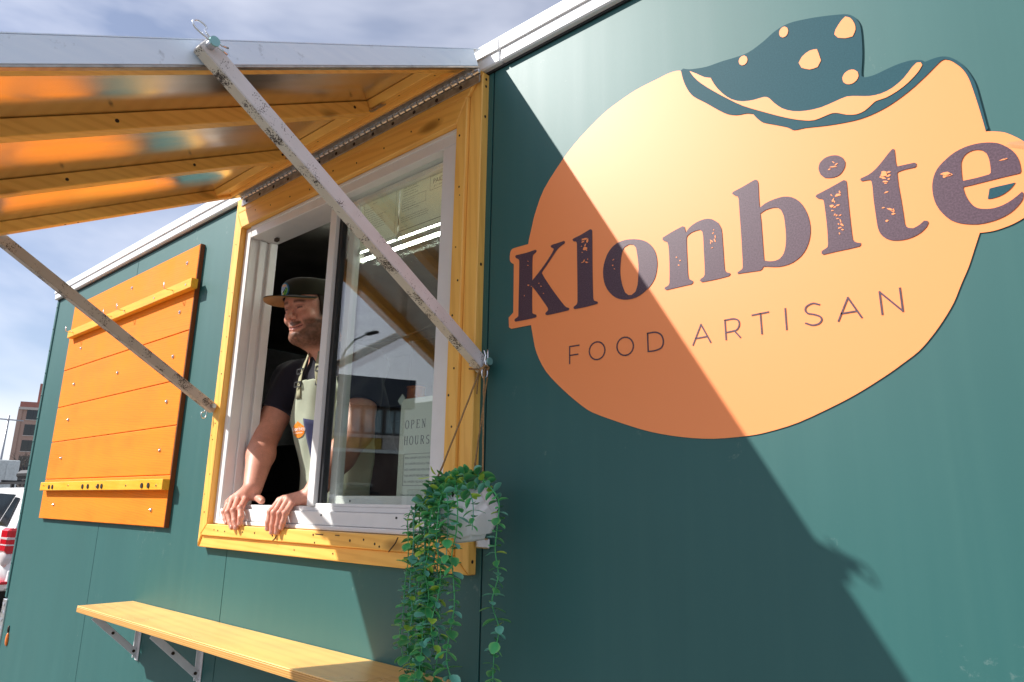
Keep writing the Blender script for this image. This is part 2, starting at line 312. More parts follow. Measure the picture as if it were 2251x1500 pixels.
LOGO_BODY=[(3.7330,0.6306),(3.7339,0.6339),(3.7352,0.6371),(3.7370,0.6396),(3.7391,0.6411),(3.7418,0.6422),(3.7448,0.6427),(3.7581,0.6428),(3.7758,0.6425),(3.7933,0.6423),(3.7941,0.6467),(3.7949,0.6511),(3.7958,0.6555),(3.7982,0.6641),(3.8013,0.6746),(3.8043,0.6852),(3.8069,0.6952),(3.8095,0.7052),(3.8128,0.7149),(3.8202,0.7334),(3.8298,0.7554),(3.8415,0.7760),(3.8594,0.7977),(3.8803,0.8193),(3.8985,0.8372),(3.9092,0.8471),(3.9205,0.8564),(3.9320,0.8653),(3.9443,0.8742),(3.9572,0.8828),(3.9703,0.8909),(3.9874,0.9008),(4.0061,0.9110),(4.0234,0.9196),(4.0368,0.9249),(4.0506,0.9294),(4.0645,0.9335),(4.0803,0.9379),(4.0971,0.9421),(4.1141,0.9453),(4.1345,0.9475),(4.1559,0.9488),(4.1733,0.9498),(4.1815,0.9507),(4.1896,0.9515),(4.1978,0.9515),(4.2063,0.9510),(4.2149,0.9496),(4.2235,0.9464),(4.2324,0.9402),(4.2414,0.9321),(4.2503,0.9239),(4.2732,0.9029),(4.3015,0.8769),(4.3292,0.8525),(4.3705,0.8161),(4.4166,0.7768),(4.4608,0.7477),(4.5036,0.7333),(4.5452,0.7272),(4.5802,0.7238),(4.6038,0.7218),(4.6266,0.7218),(4.6464,0.7237),(4.6612,0.7284),(4.6753,0.7353),(4.6866,0.7412),(4.6925,0.7445),(4.6984,0.7480),(4.7030,0.7507),(4.7050,0.7513),(4.7071,0.7516),(4.7091,0.7520),(4.7121,0.7500),(4.7151,0.7480),(4.7178,0.7454),(4.7217,0.7404),(4.7260,0.7340),(4.7297,0.7277),(4.7325,0.7217),(4.7349,0.7155),(4.7368,0.7091),(4.7385,0.7018),(4.7398,0.6941),(4.7409,0.6863),(4.7424,0.6744),(4.7440,0.6609),(4.7454,0.6483),(4.7465,0.6375),(4.7475,0.6268),(4.7484,0.6176),(4.7489,0.6121),(4.7495,0.6066),(4.7501,0.6011),(4.7544,0.5995),(4.7587,0.5978),(4.7628,0.5960),(4.7667,0.5942),(4.7704,0.5922),(4.7741,0.5898),(4.7776,0.5867),(4.7812,0.5832),(4.7846,0.5795),(4.7882,0.5756),(4.7918,0.5713),(4.7951,0.5667),(4.7990,0.5603),(4.8029,0.5530),(4.8061,0.5452),(4.8084,0.5363),(4.8100,0.5265),(4.8108,0.5168),(4.8107,0.5069),(4.8098,0.4970),(4.8080,0.4873),(4.8052,0.4776),(4.8016,0.4682),(4.7978,0.4603),(4.7942,0.4552),(4.7900,0.4507),(4.7861,0.4472),(4.7834,0.4452),(4.7805,0.4435),(4.7775,0.4421),(4.7735,0.4402),(4.7689,0.4383),(4.7642,0.4366),(4.7592,0.4352),(4.7538,0.4341),(4.7487,0.4331),(4.7444,0.4325),(4.7400,0.4321),(4.7356,0.4320),(4.7309,0.4323),(4.7262,0.4328),(4.7214,0.4334),(4.7182,0.4255),(4.7151,0.4177),(4.7119,0.4098),(4.7084,0.4008),(4.7046,0.3912),(4.7007,0.3818),(4.6963,0.3726),(4.6916,0.3635),(4.6870,0.3543),(4.6827,0.3450),(4.6784,0.3356),(4.6738,0.3266),(4.6682,0.3174),(4.6621,0.3083),(4.6559,0.2995),(4.6496,0.2911),(4.6431,0.2829),(4.6365,0.2752),(4.6304,0.2682),(4.6239,0.2615),(4.6172,0.2553),(4.6092,0.2492),(4.6007,0.2435),(4.5923,0.2380),(4.5848,0.2329),(4.5771,0.2279),(4.5693,0.2231),(4.5576,0.2162),(4.5441,0.2085),(4.5304,0.2010),(4.5173,0.1942),(4.5040,0.1877),(4.4903,0.1815),(4.4685,0.1722),(4.4430,0.1618),(4.4189,0.1529),(4.3996,0.1473),(4.3797,0.1426),(4.3618,0.1389),(4.3499,0.1368),(4.3377,0.1352),(4.3254,0.1342),(4.3055,0.1330),(4.2821,0.1322),(4.2587,0.1322),(4.2373,0.1335),(4.2154,0.1357),(4.1932,0.1388),(4.1702,0.1427),(4.1468,0.1475),(4.1235,0.1531),(4.1008,0.1597),(4.0780,0.1673),(4.0547,0.1754),(4.0292,0.1846),(4.0030,0.1944),(3.9811,0.2035),(3.9698,0.2095),(3.9592,0.2164),(3.9488,0.2239),(3.9342,0.2348),(3.9179,0.2477),(3.9018,0.2613),(3.8848,0.2763),(3.8675,0.2926),(3.8522,0.3093),(3.8405,0.3257),(3.8305,0.3431),(3.8225,0.3599),(3.8173,0.3751),(3.8137,0.3905),(3.8107,0.4040),(3.8088,0.4126),(3.8070,0.4212),(3.8051,0.4299),(3.7843,0.4300),(3.7632,0.4301),(3.7417,0.4301),(3.7342,0.4351),(3.7336,0.4435),(3.7330,0.4520),(3.7324,0.4605),(3.7348,0.4622),(3.7372,0.4639),(3.7395,0.4656),(3.7421,0.4675),(3.7447,0.4695),(3.7474,0.4716),(3.7471,0.5135),(3.7469,0.5560),(3.7466,0.5990),(3.7430,0.6015),(3.7393,0.6041),(3.7363,0.6067),(3.7345,0.6095),(3.7332,0.6124),(3.7326,0.6153),(3.7323,0.6201),(3.7325,0.6257)]
LOGO_HAT=[(4.2273,0.9447),(4.2293,0.9454),(4.2313,0.9462),(4.2333,0.9469),(4.2358,0.9452),(4.2383,0.9434),(4.2409,0.9419),(4.2444,0.9401),(4.2483,0.9383),(4.2522,0.9368),(4.2619,0.9337),(4.2739,0.9302),(4.2858,0.9274),(4.2974,0.9261),(4.3092,0.9255),(4.3205,0.9248),(4.3306,0.9235),(4.3407,0.9220),(4.3505,0.9208),(4.3600,0.9198),(4.3693,0.9191),(4.3782,0.9195),(4.3885,0.9219),(4.3991,0.9256),(4.4093,0.9296),(4.4187,0.9341),(4.4278,0.9390),(4.4367,0.9428),(4.4452,0.9451),(4.4539,0.9465),(4.4628,0.9467),(4.4728,0.9455),(4.4834,0.9431),(4.4938,0.9404),(4.5038,0.9377),(4.5137,0.9347),(4.5235,0.9314),(4.5336,0.9279),(4.5435,0.9242),(4.5522,0.9207),(4.5585,0.9182),(4.5647,0.9154),(4.5702,0.9122),(4.5744,0.9086),(4.5784,0.9042),(4.5818,0.8992),(4.5846,0.8933),(4.5869,0.8867),(4.5884,0.8801),(4.5890,0.8705),(4.5890,0.8595),(4.5887,0.8487),(4.5882,0.8377),(4.5874,0.8264),(4.5864,0.8156),(4.5851,0.8053),(4.5836,0.7952),(4.5823,0.7869),(4.5819,0.7832),(4.5816,0.7794),(4.5813,0.7756),(4.5829,0.7738),(4.5845,0.7719),(4.5863,0.7708),(4.5908,0.7697),(4.5966,0.7690),(4.6023,0.7688),(4.6084,0.7693),(4.6147,0.7704),(4.6211,0.7714),(4.6280,0.7723),(4.6351,0.7731),(4.6421,0.7734),(4.6490,0.7732),(4.6560,0.7726),(4.6623,0.7715),(4.6674,0.7697),(4.6725,0.7672),(4.6765,0.7649),(4.6781,0.7635),(4.6795,0.7616),(4.6809,0.7597),(4.6859,0.7600),(4.6909,0.7604),(4.6956,0.7603),(4.6996,0.7600),(4.7035,0.7593),(4.7074,0.7581),(4.7112,0.7562),(4.7149,0.7538),(4.7184,0.7508),(4.7226,0.7463),(4.7268,0.7409),(4.7306,0.7350),(4.7340,0.7284),(4.7370,0.7213),(4.7397,0.7140),(4.7421,0.7062),(4.7443,0.6981),(4.7459,0.6900),(4.7473,0.6785),(4.7483,0.6656),(4.7493,0.6527),(4.7504,0.6385),(4.7514,0.6242),(4.7522,0.6133),(4.7525,0.6104),(4.7530,0.6076),(4.7534,0.6047),(4.7521,0.6035),(4.7509,0.6023),(4.7497,0.6012),(4.7493,0.6066),(4.7488,0.6121),(4.7484,0.6177),(4.7475,0.6268),(4.7465,0.6375),(4.7454,0.6483),(4.7440,0.6609),(4.7425,0.6743),(4.7409,0.6861),(4.7398,0.6939),(4.7385,0.7018),(4.7368,0.7091),(4.7349,0.7155),(4.7326,0.7217),(4.7298,0.7276),(4.7261,0.7340),(4.7218,0.7403),(4.7178,0.7454),(4.7151,0.7480),(4.7121,0.7500),(4.7091,0.7520),(4.7070,0.7517),(4.7049,0.7514),(4.7030,0.7506),(4.6961,0.7456),(4.6871,0.7386),(4.6779,0.7318),(4.6692,0.7258),(4.6604,0.7200),(4.6512,0.7146),(4.6415,0.7096),(4.6314,0.7049),(4.6218,0.7011),(4.6140,0.6984),(4.6059,0.6963),(4.5977,0.6946),(4.5890,0.6932),(4.5799,0.6924),(4.5707,0.6921),(4.5609,0.6927),(4.5508,0.6939),(4.5406,0.6954),(4.5305,0.6971),(4.5202,0.6991),(4.5098,0.7014),(4.4981,0.7042),(4.4859,0.7074),(4.4752,0.7100),(4.4681,0.7109),(4.4610,0.7116),(4.4548,0.7131),(4.4506,0.7161),(4.4468,0.7202),(4.4427,0.7239),(4.4345,0.7292),(4.4246,0.7351),(4.4156,0.7405),(4.4091,0.7442),(4.4026,0.7480),(4.3970,0.7519),(4.3931,0.7559),(4.3896,0.7604),(4.3864,0.7650),(4.3838,0.7691),(4.3814,0.7734),(4.3790,0.7777),(4.3747,0.7799),(4.3704,0.7821),(4.3660,0.7839),(4.3598,0.7852),(4.3528,0.7863),(4.3458,0.7881),(4.3390,0.7909),(4.3322,0.7944),(4.3256,0.7986),(4.3188,0.8042),(4.3121,0.8106),(4.3053,0.8172),(4.2966,0.8261),(4.2871,0.8360),(4.2778,0.8456),(4.2691,0.8539),(4.2603,0.8622),(4.2528,0.8703),(4.2480,0.8773),(4.2440,0.8848),(4.2405,0.8925),(4.2372,0.9008),(4.2344,0.9095),(4.2320,0.9183),(4.2302,0.9270),(4.2287,0.9358)]
LOGO_STRIP=[(4.2482,0.9334),(4.2556,0.9272),(4.2629,0.9209),(4.2719,0.9123),(4.2808,0.9043),(4.2879,0.8998),(4.2952,0.8960),(4.2990,0.8858),(4.3032,0.8758),(4.3099,0.8631),(4.3180,0.8503),(4.3273,0.8379),(4.3378,0.8269),(4.3492,0.8188),(4.3611,0.8129),(4.3729,0.8093),(4.3843,0.8071),(4.3949,0.8063),(4.4040,0.8053),(4.4089,0.8029),(4.4133,0.7989),(4.4176,0.7924),(4.4220,0.7852),(4.4287,0.7760),(4.4365,0.7669),(4.4464,0.7589),(4.4572,0.7523),(4.4689,0.7474),(4.4809,0.7440),(4.4941,0.7415),(4.5073,0.7404),(4.5208,0.7413),(4.5335,0.7428),(4.5436,0.7441),(4.5534,0.7444),(4.5629,0.7416),(4.5722,0.7377),(4.5814,0.7336),(4.5905,0.7301),(4.5997,0.7281),(4.6088,0.7274),(4.6183,0.7284),(4.6275,0.7310),(4.6373,0.7359),(4.6465,0.7422),(4.6542,0.7498),(4.6607,0.7570),(4.6647,0.7601),(4.6689,0.7630),(4.6719,0.7621),(4.6749,0.7612),(4.6758,0.7582),(4.6767,0.7552),(4.6732,0.7499),(4.6694,0.7450),(4.6619,0.7382),(4.6530,0.7314),(4.6438,0.7260),(4.6342,0.7217),(4.6248,0.7186),(4.6156,0.7165),(4.6073,0.7165),(4.5998,0.7165),(4.5955,0.7145),(4.5914,0.7117),(4.5860,0.7081),(4.5800,0.7048),(4.5733,0.7032),(4.5662,0.7030),(4.5582,0.7050),(4.5502,0.7083),(4.5433,0.7125),(4.5369,0.7168),(4.5314,0.7195),(4.5259,0.7211),(4.5189,0.7209),(4.5114,0.7200),(4.5028,0.7191),(4.4938,0.7190),(4.4851,0.7213),(4.4764,0.7250),(4.4651,0.7306),(4.4530,0.7375),(4.4398,0.7458),(4.4262,0.7549),(4.4096,0.7666),(4.3923,0.7790),(4.3763,0.7905),(4.3604,0.8028),(4.3456,0.8161),(4.3310,0.8304),(4.3157,0.8457),(4.3006,0.8614),(4.2859,0.8774),(4.2728,0.8927),(4.2642,0.9042),(4.2569,0.9155),(4.2523,0.9243)]
LOGO_SPOTS=[[(4.4590,0.9240),(4.4570,0.9215),(4.4545,0.9200),(4.4519,0.9199),(4.4491,0.9204),(4.4447,0.9251),(4.4437,0.9287),(4.4432,0.9322),(4.4437,0.9358),(4.4450,0.9391),(4.4471,0.9415),(4.4496,0.9430),(4.4523,0.9431),(4.4551,0.9426),(4.4594,0.9379),(4.4604,0.9343),(4.4609,0.9308),(4.4603,0.9272)],
[(4.3739,0.8976),(4.3717,0.8956),(4.3691,0.8945),(4.3663,0.8948),(4.3634,0.8956),(4.3591,0.9005),(4.3582,0.9040),(4.3578,0.9074),(4.3585,0.9107),(4.3600,0.9135),(4.3622,0.9155),(4.3649,0.9166),(4.3677,0.9163),(4.3706,0.9155),(4.3748,0.9105),(4.3757,0.9071),(4.3761,0.9037),(4.3754,0.9004)],
[(4.5104,0.8650),(4.5037,0.8669),(4.4971,0.8677),(4.4896,0.8655),(4.4828,0.8617),(4.4787,0.8566),(4.4752,0.8508),(4.4773,0.8444),(4.4794,0.8381),(4.4866,0.8323),(4.4938,0.8277),(4.5012,0.8266),(4.5087,0.8267),(4.5121,0.8322),(4.5156,0.8377),(4.5140,0.8468),(4.5126,0.8551),(4.5115,0.8600)],
[(4.5656,0.9092),(4.5617,0.9069),(4.5580,0.9042),(4.5520,0.8975),(4.5466,0.8903),(4.5449,0.8859),(4.5437,0.8811),(4.5465,0.8762),(4.5492,0.8713),(4.5554,0.8675),(4.5615,0.8643),(4.5678,0.8629),(4.5741,0.8621),(4.5776,0.8677),(4.5802,0.8737),(4.5805,0.8807),(4.5793,0.8881),(4.5769,0.8957),(4.5736,0.9023),(4.5698,0.9061)],
[(4.5757,0.7862),(4.5764,0.7815),(4.5764,0.7772),(4.5747,0.7731),(4.5719,0.7698),(4.5682,0.7677),(4.5641,0.7667),(4.5598,0.7673),(4.5557,0.7692),(4.5528,0.7724),(4.5501,0.7763),(4.5494,0.7810),(4.5494,0.7854),(4.5511,0.7895),(4.5539,0.7929),(4.5577,0.7950),(4.5619,0.7959),(4.5662,0.7952),(4.5702,0.7933),(4.5731,0.7900)]]
LOGO_LETTERS={'K':[[(3.7516,0.6174),(3.7537,0.6213),(3.7715,0.6203),(3.7884,0.6197),(3.8029,0.6202),(3.8171,0.6210),(3.8210,0.6180),(3.8197,0.6144),(3.8148,0.6118),(3.8100,0.6093),(3.8089,0.6058),(3.8082,0.6022),(3.8079,0.5888),(3.8078,0.5725),(3.8080,0.5577),(3.8082,0.5430),(3.8118,0.5453),(3.8153,0.5478),(3.8236,0.5547),(3.8330,0.5629),(3.8430,0.5718),(3.8529,0.5814),(3.8633,0.5926),(3.8715,0.6022),(3.8732,0.6054),(3.8747,0.6087),(3.8727,0.6119),(3.8677,0.6146),(3.8652,0.6188),(3.8689,0.6212),(3.8751,0.6214),(3.8825,0.6214),(3.8935,0.6219),(3.9056,0.6224),(3.9085,0.6192),(3.9068,0.6155),(3.9006,0.6134),(3.8947,0.6112),(3.8896,0.6085),(3.8850,0.6052),(3.8779,0.5982),(3.8703,0.5900),(3.8629,0.5823),(3.8555,0.5746),(3.8466,0.5657),(3.8393,0.5584),(3.8381,0.5555),(3.8431,0.5471),(3.8482,0.5388),(3.8576,0.5251),(3.8681,0.5102),(3.8780,0.4968),(3.8876,0.4842),(3.8965,0.4728),(3.9042,0.4632),(3.9076,0.4593),(3.9113,0.4560),(3.9152,0.4541),(3.9194,0.4525),(3.9206,0.4494),(3.9183,0.4469),(3.9042,0.4463),(3.8900,0.4459),(3.8730,0.4458),(3.8550,0.4459),(3.8501,0.4488),(3.8508,0.4527),(3.8562,0.4557),(3.8586,0.4583),(3.8573,0.4636),(3.8513,0.4721),(3.8437,0.4823),(3.8349,0.4942),(3.8259,0.5061),(3.8175,0.5165),(3.8105,0.5247),(3.8084,0.5262),(3.8083,0.5095),(3.8083,0.4930),(3.8087,0.4764),(3.8092,0.4598),(3.8126,0.4562),(3.8170,0.4544),(3.8215,0.4526),(3.8228,0.4483),(3.8190,0.4459),(3.8051,0.4456),(3.7910,0.4455),(3.7740,0.4457),(3.7559,0.4461),(3.7524,0.4498),(3.7544,0.4537),(3.7610,0.4557),(3.7654,0.4591),(3.7653,0.4800),(3.7654,0.5010),(3.7656,0.5220),(3.7659,0.5432),(3.7658,0.5662),(3.7656,0.5861),(3.7657,0.5955),(3.7656,0.6033),(3.7634,0.6082),(3.7552,0.6133)]],
'l':[[(3.9307,0.6188),(3.9331,0.6213),(3.9425,0.6231),(3.9542,0.6252),(3.9676,0.6287),(3.9818,0.6327),(3.9864,0.6301),(3.9870,0.6249),(3.9869,0.6035),(3.9868,0.5769),(3.9867,0.5477),(3.9867,0.5178),(3.9870,0.4875),(3.9876,0.4634),(3.9897,0.4572),(3.9940,0.4553),(3.9984,0.4533),(4.0003,0.4505),(3.9983,0.4480),(3.9846,0.4470),(3.9707,0.4463),(3.9542,0.4463),(3.9367,0.4465),(3.9329,0.4492),(3.9340,0.4529),(3.9377,0.4547),(3.9414,0.4564),(3.9442,0.4618),(3.9445,0.4818),(3.9445,0.5069),(3.9443,0.5371),(3.9440,0.5669),(3.9439,0.5894),(3.9436,0.6075),(3.9412,0.6121),(3.9342,0.6143)]],
'o':[[(4.0154,0.5195),(4.0162,0.5290),(4.0183,0.5382),(4.0221,0.5490),(4.0274,0.5595),(4.0344,0.5682),(4.0428,0.5752),(4.0519,0.5797),(4.0622,0.5821),(4.0734,0.5827),(4.0852,0.5816),(4.0976,0.5790),(4.1097,0.5751),(4.1201,0.5704),(4.1294,0.5645),(4.1369,0.5572),(4.1428,0.5491),(4.1471,0.5410),(4.1500,0.5326),(4.1520,0.5223),(4.1528,0.5118),(4.1522,0.5028),(4.1506,0.4940),(4.1484,0.4853),(4.1451,0.4770),(4.1401,0.4696),(4.1339,0.4630),(4.1263,0.4569),(4.1178,0.4516),(4.1091,0.4473),(4.0997,0.4441),(4.0887,0.4429),(4.0774,0.4432),(4.0669,0.4451),(4.0569,0.4485),(4.0482,0.4531),(4.0404,0.4591),(4.0326,0.4676),(4.0258,0.4770),(4.0212,0.4863),(4.0180,0.4958),(4.0160,0.5076)],[(4.0604,0.5060),(4.0607,0.5194),(4.0620,0.5322),(4.0635,0.5440),(4.0657,0.5543),(4.0687,0.5604),(4.0723,0.5662),(4.0786,0.5680),(4.0849,0.5698),(4.0900,0.5681),(4.0951,0.5664),(4.0986,0.5622),(4.1020,0.5580),(4.1034,0.5497),(4.1046,0.5414),(4.1060,0.5302),(4.1069,0.5184),(4.1068,0.5054),(4.1061,0.4925),(4.1051,0.4812),(4.1035,0.4709),(4.1010,0.4640),(4.0981,0.4573),(4.0929,0.4544),(4.0878,0.4515),(4.0838,0.4523),(4.0797,0.4531),(4.0757,0.4568),(4.0717,0.4606),(4.0680,0.4696),(4.0649,0.4787),(4.0621,0.4918)]],
'n':[[(4.1669,0.5614),(4.1687,0.5651),(4.1802,0.5690),(4.1916,0.5727),(4.2033,0.5757),(4.2151,0.5785),(4.2191,0.5758),(4.2200,0.5713),(4.2208,0.5672),(4.2216,0.5619),(4.2252,0.5668),(4.2293,0.5711),(4.2370,0.5754),(4.2460,0.5788),(4.2552,0.5806),(4.2643,0.5810),(4.2722,0.5797),(4.2799,0.5767),(4.2866,0.5714),(4.2930,0.5652),(4.2963,0.5581),(4.2989,0.5508),(4.2997,0.5413),(4.2997,0.5311),(4.3000,0.5187),(4.3002,0.5057),(4.3003,0.4905),(4.3004,0.4768),(4.3005,0.4695),(4.3009,0.4633),(4.3031,0.4581),(4.3072,0.4560),(4.3113,0.4539),(4.3116,0.4511),(4.3081,0.4485),(4.2954,0.4477),(4.2825,0.4472),(4.2673,0.4472),(4.2514,0.4475),(4.2472,0.4516),(4.2498,0.4550),(4.2526,0.4563),(4.2558,0.4576),(4.2574,0.4601),(4.2585,0.4628),(4.2591,0.4733),(4.2593,0.4860),(4.2593,0.5003),(4.2592,0.5155),(4.2594,0.5315),(4.2594,0.5452),(4.2588,0.5503),(4.2579,0.5555),(4.2556,0.5580),(4.2532,0.5604),(4.2491,0.5608),(4.2451,0.5609),(4.2390,0.5603),(4.2328,0.5590),(4.2284,0.5568),(4.2243,0.5541),(4.2232,0.5514),(4.2224,0.5485),(4.2220,0.5376),(4.2219,0.5244),(4.2219,0.5094),(4.2219,0.4944),(4.2219,0.4816),(4.2221,0.4706),(4.2227,0.4655),(4.2236,0.4604),(4.2277,0.4574),(4.2318,0.4544),(4.2326,0.4507),(4.2285,0.4476),(4.2168,0.4476),(4.2050,0.4474),(4.1890,0.4470),(4.1716,0.4465),(4.1675,0.4499),(4.1697,0.4535),(4.1730,0.4544),(4.1762,0.4552),(4.1782,0.4577),(4.1795,0.4605),(4.1806,0.4804),(4.1813,0.5035),(4.1814,0.5199),(4.1811,0.5342),(4.1806,0.5409),(4.1799,0.5468),(4.1779,0.5524),(4.1737,0.5548),(4.1695,0.5572)]],
'b':[[(4.3254,0.6195),(4.3281,0.6227),(4.3363,0.6247),(4.3463,0.6270),(4.3590,0.6308),(4.3727,0.6349),(4.3771,0.6331),(4.3791,0.6276),(4.3790,0.6152),(4.3786,0.6006),(4.3784,0.5879),(4.3784,0.5776),(4.3790,0.5736),(4.3847,0.5770),(4.3906,0.5798),(4.3991,0.5819),(4.4084,0.5832),(4.4172,0.5837),(4.4258,0.5831),(4.4334,0.5810),(4.4407,0.5774),(4.4474,0.5720),(4.4532,0.5654),(4.4580,0.5571),(4.4618,0.5482),(4.4648,0.5393),(4.4669,0.5304),(4.4683,0.5203),(4.4688,0.5100),(4.4680,0.4994),(4.4660,0.4892),(4.4629,0.4798),(4.4588,0.4713),(4.4539,0.4641),(4.4480,0.4579),(4.4406,0.4528),(4.4324,0.4489),(4.4241,0.4468),(4.4155,0.4459),(4.4070,0.4462),(4.3986,0.4475),(4.3904,0.4496),(4.3833,0.4518),(4.3803,0.4522),(4.3772,0.4526),(4.3752,0.4490),(4.3731,0.4476),(4.3707,0.4463),(4.3610,0.4470),(4.3512,0.4477),(4.3393,0.4485),(4.3267,0.4492),(4.3264,0.4525),(4.3291,0.4536),(4.3317,0.4547),(4.3341,0.4561),(4.3364,0.4574),(4.3372,0.4601),(4.3377,0.4628),(4.3381,0.4779),(4.3383,0.4966),(4.3385,0.5153),(4.3386,0.5347),(4.3384,0.5546),(4.3382,0.5735),(4.3383,0.5895),(4.3382,0.6028),(4.3376,0.6065),(4.3368,0.6102),(4.3329,0.6125),(4.3295,0.6149)],[(4.3789,0.5612),(4.3841,0.5638),(4.3896,0.5658),(4.3968,0.5666),(4.4037,0.5665),(4.4080,0.5657),(4.4123,0.5645),(4.4155,0.5610),(4.4187,0.5576),(4.4210,0.5510),(4.4229,0.5443),(4.4237,0.5352),(4.4240,0.5255),(4.4242,0.5145),(4.4240,0.5034),(4.4231,0.4932),(4.4217,0.4839),(4.4199,0.4768),(4.4173,0.4704),(4.4139,0.4657),(4.4099,0.4622),(4.4058,0.4604),(4.4012,0.4596),(4.3961,0.4597),(4.3909,0.4605),(4.3854,0.4623),(4.3798,0.4645),(4.3797,0.4756),(4.3796,0.4867),(4.3796,0.5052),(4.3796,0.5241),(4.3796,0.5371),(4.3795,0.5487),(4.3792,0.5549)]],
'i':[[(4.4828,0.5658),(4.4845,0.5691),(4.4953,0.5720),(4.5059,0.5750),(4.5191,0.5791),(4.5329,0.5836),(4.5367,0.5814),(4.5374,0.5766),(4.5373,0.5681),(4.5370,0.5580),(4.5369,0.5405),(4.5368,0.5212),(4.5369,0.5040),(4.5370,0.4884),(4.5371,0.4774),(4.5375,0.4685),(4.5395,0.4644),(4.5414,0.4624),(4.5438,0.4607),(4.5467,0.4594),(4.5498,0.4583),(4.5494,0.4548),(4.5469,0.4528),(4.5371,0.4524),(4.5274,0.4521),(4.5178,0.4522),(4.5082,0.4522),(4.4975,0.4519),(4.4862,0.4516),(4.4837,0.4544),(4.4844,0.4588),(4.4869,0.4600),(4.4895,0.4612),(4.4921,0.4624),(4.4946,0.4636),(4.4956,0.4666),(4.4963,0.4696),(4.4969,0.4811),(4.4974,0.4951),(4.4975,0.5088),(4.4973,0.5230),(4.4969,0.5386),(4.4964,0.5514),(4.4952,0.5564),(4.4928,0.5585),(4.4897,0.5598),(4.4864,0.5615)],[(4.4926,0.6214),(4.4939,0.6257),(4.4955,0.6301),(4.4999,0.6338),(4.5046,0.6368),(4.5103,0.6380),(4.5164,0.6380),(4.5223,0.6367),(4.5277,0.6343),(4.5316,0.6311),(4.5352,0.6273),(4.5369,0.6225),(4.5386,0.6176),(4.5381,0.6130),(4.5371,0.6086),(4.5345,0.6037),(4.5311,0.5993),(4.5271,0.5962),(4.5225,0.5945),(4.5168,0.5942),(4.5110,0.5949),(4.5061,0.5964),(4.5013,0.5984),(4.4982,0.6022),(4.4952,0.6061),(4.4940,0.6104),(4.4930,0.6145),(4.4925,0.6180)]],
't':[[(4.5598,0.5760),(4.5619,0.5782),(4.5673,0.5792),(4.5738,0.5808),(4.5796,0.5836),(4.5852,0.5872),(4.5911,0.5923),(4.5970,0.5980),(4.6032,0.6045),(4.6088,0.6105),(4.6121,0.6135),(4.6154,0.6164),(4.6183,0.6154),(4.6185,0.6121),(4.6186,0.6089),(4.6184,0.6011),(4.6182,0.5927),(4.6185,0.5873),(4.6190,0.5819),(4.6250,0.5816),(4.6310,0.5812),(4.6380,0.5808),(4.6453,0.5803),(4.6482,0.5781),(4.6478,0.5735),(4.6451,0.5715),(4.6373,0.5722),(4.6301,0.5725),(4.6249,0.5721),(4.6197,0.5714),(4.6183,0.5692),(4.6181,0.5585),(4.6180,0.5478),(4.6185,0.5355),(4.6191,0.5227),(4.6195,0.5091),(4.6199,0.4962),(4.6200,0.4857),(4.6201,0.4770),(4.6204,0.4743),(4.6210,0.4716),(4.6228,0.4692),(4.6248,0.4672),(4.6280,0.4657),(4.6316,0.4645),(4.6353,0.4656),(4.6389,0.4669),(4.6425,0.4690),(4.6456,0.4711),(4.6487,0.4736),(4.6510,0.4728),(4.6534,0.4720),(4.6544,0.4687),(4.6528,0.4652),(4.6509,0.4620),(4.6468,0.4580),(4.6417,0.4542),(4.6355,0.4513),(4.6286,0.4491),(4.6214,0.4480),(4.6142,0.4479),(4.6069,0.4488),(4.6000,0.4506),(4.5942,0.4534),(4.5889,0.4574),(4.5849,0.4622),(4.5818,0.4679),(4.5800,0.4743),(4.5790,0.4810),(4.5785,0.4904),(4.5783,0.5007),(4.5779,0.5168),(4.5776,0.5331),(4.5779,0.5446),(4.5782,0.5547),(4.5781,0.5606),(4.5778,0.5658),(4.5759,0.5704),(4.5729,0.5710),(4.5698,0.5716),(4.5661,0.5719),(4.5621,0.5722)]],
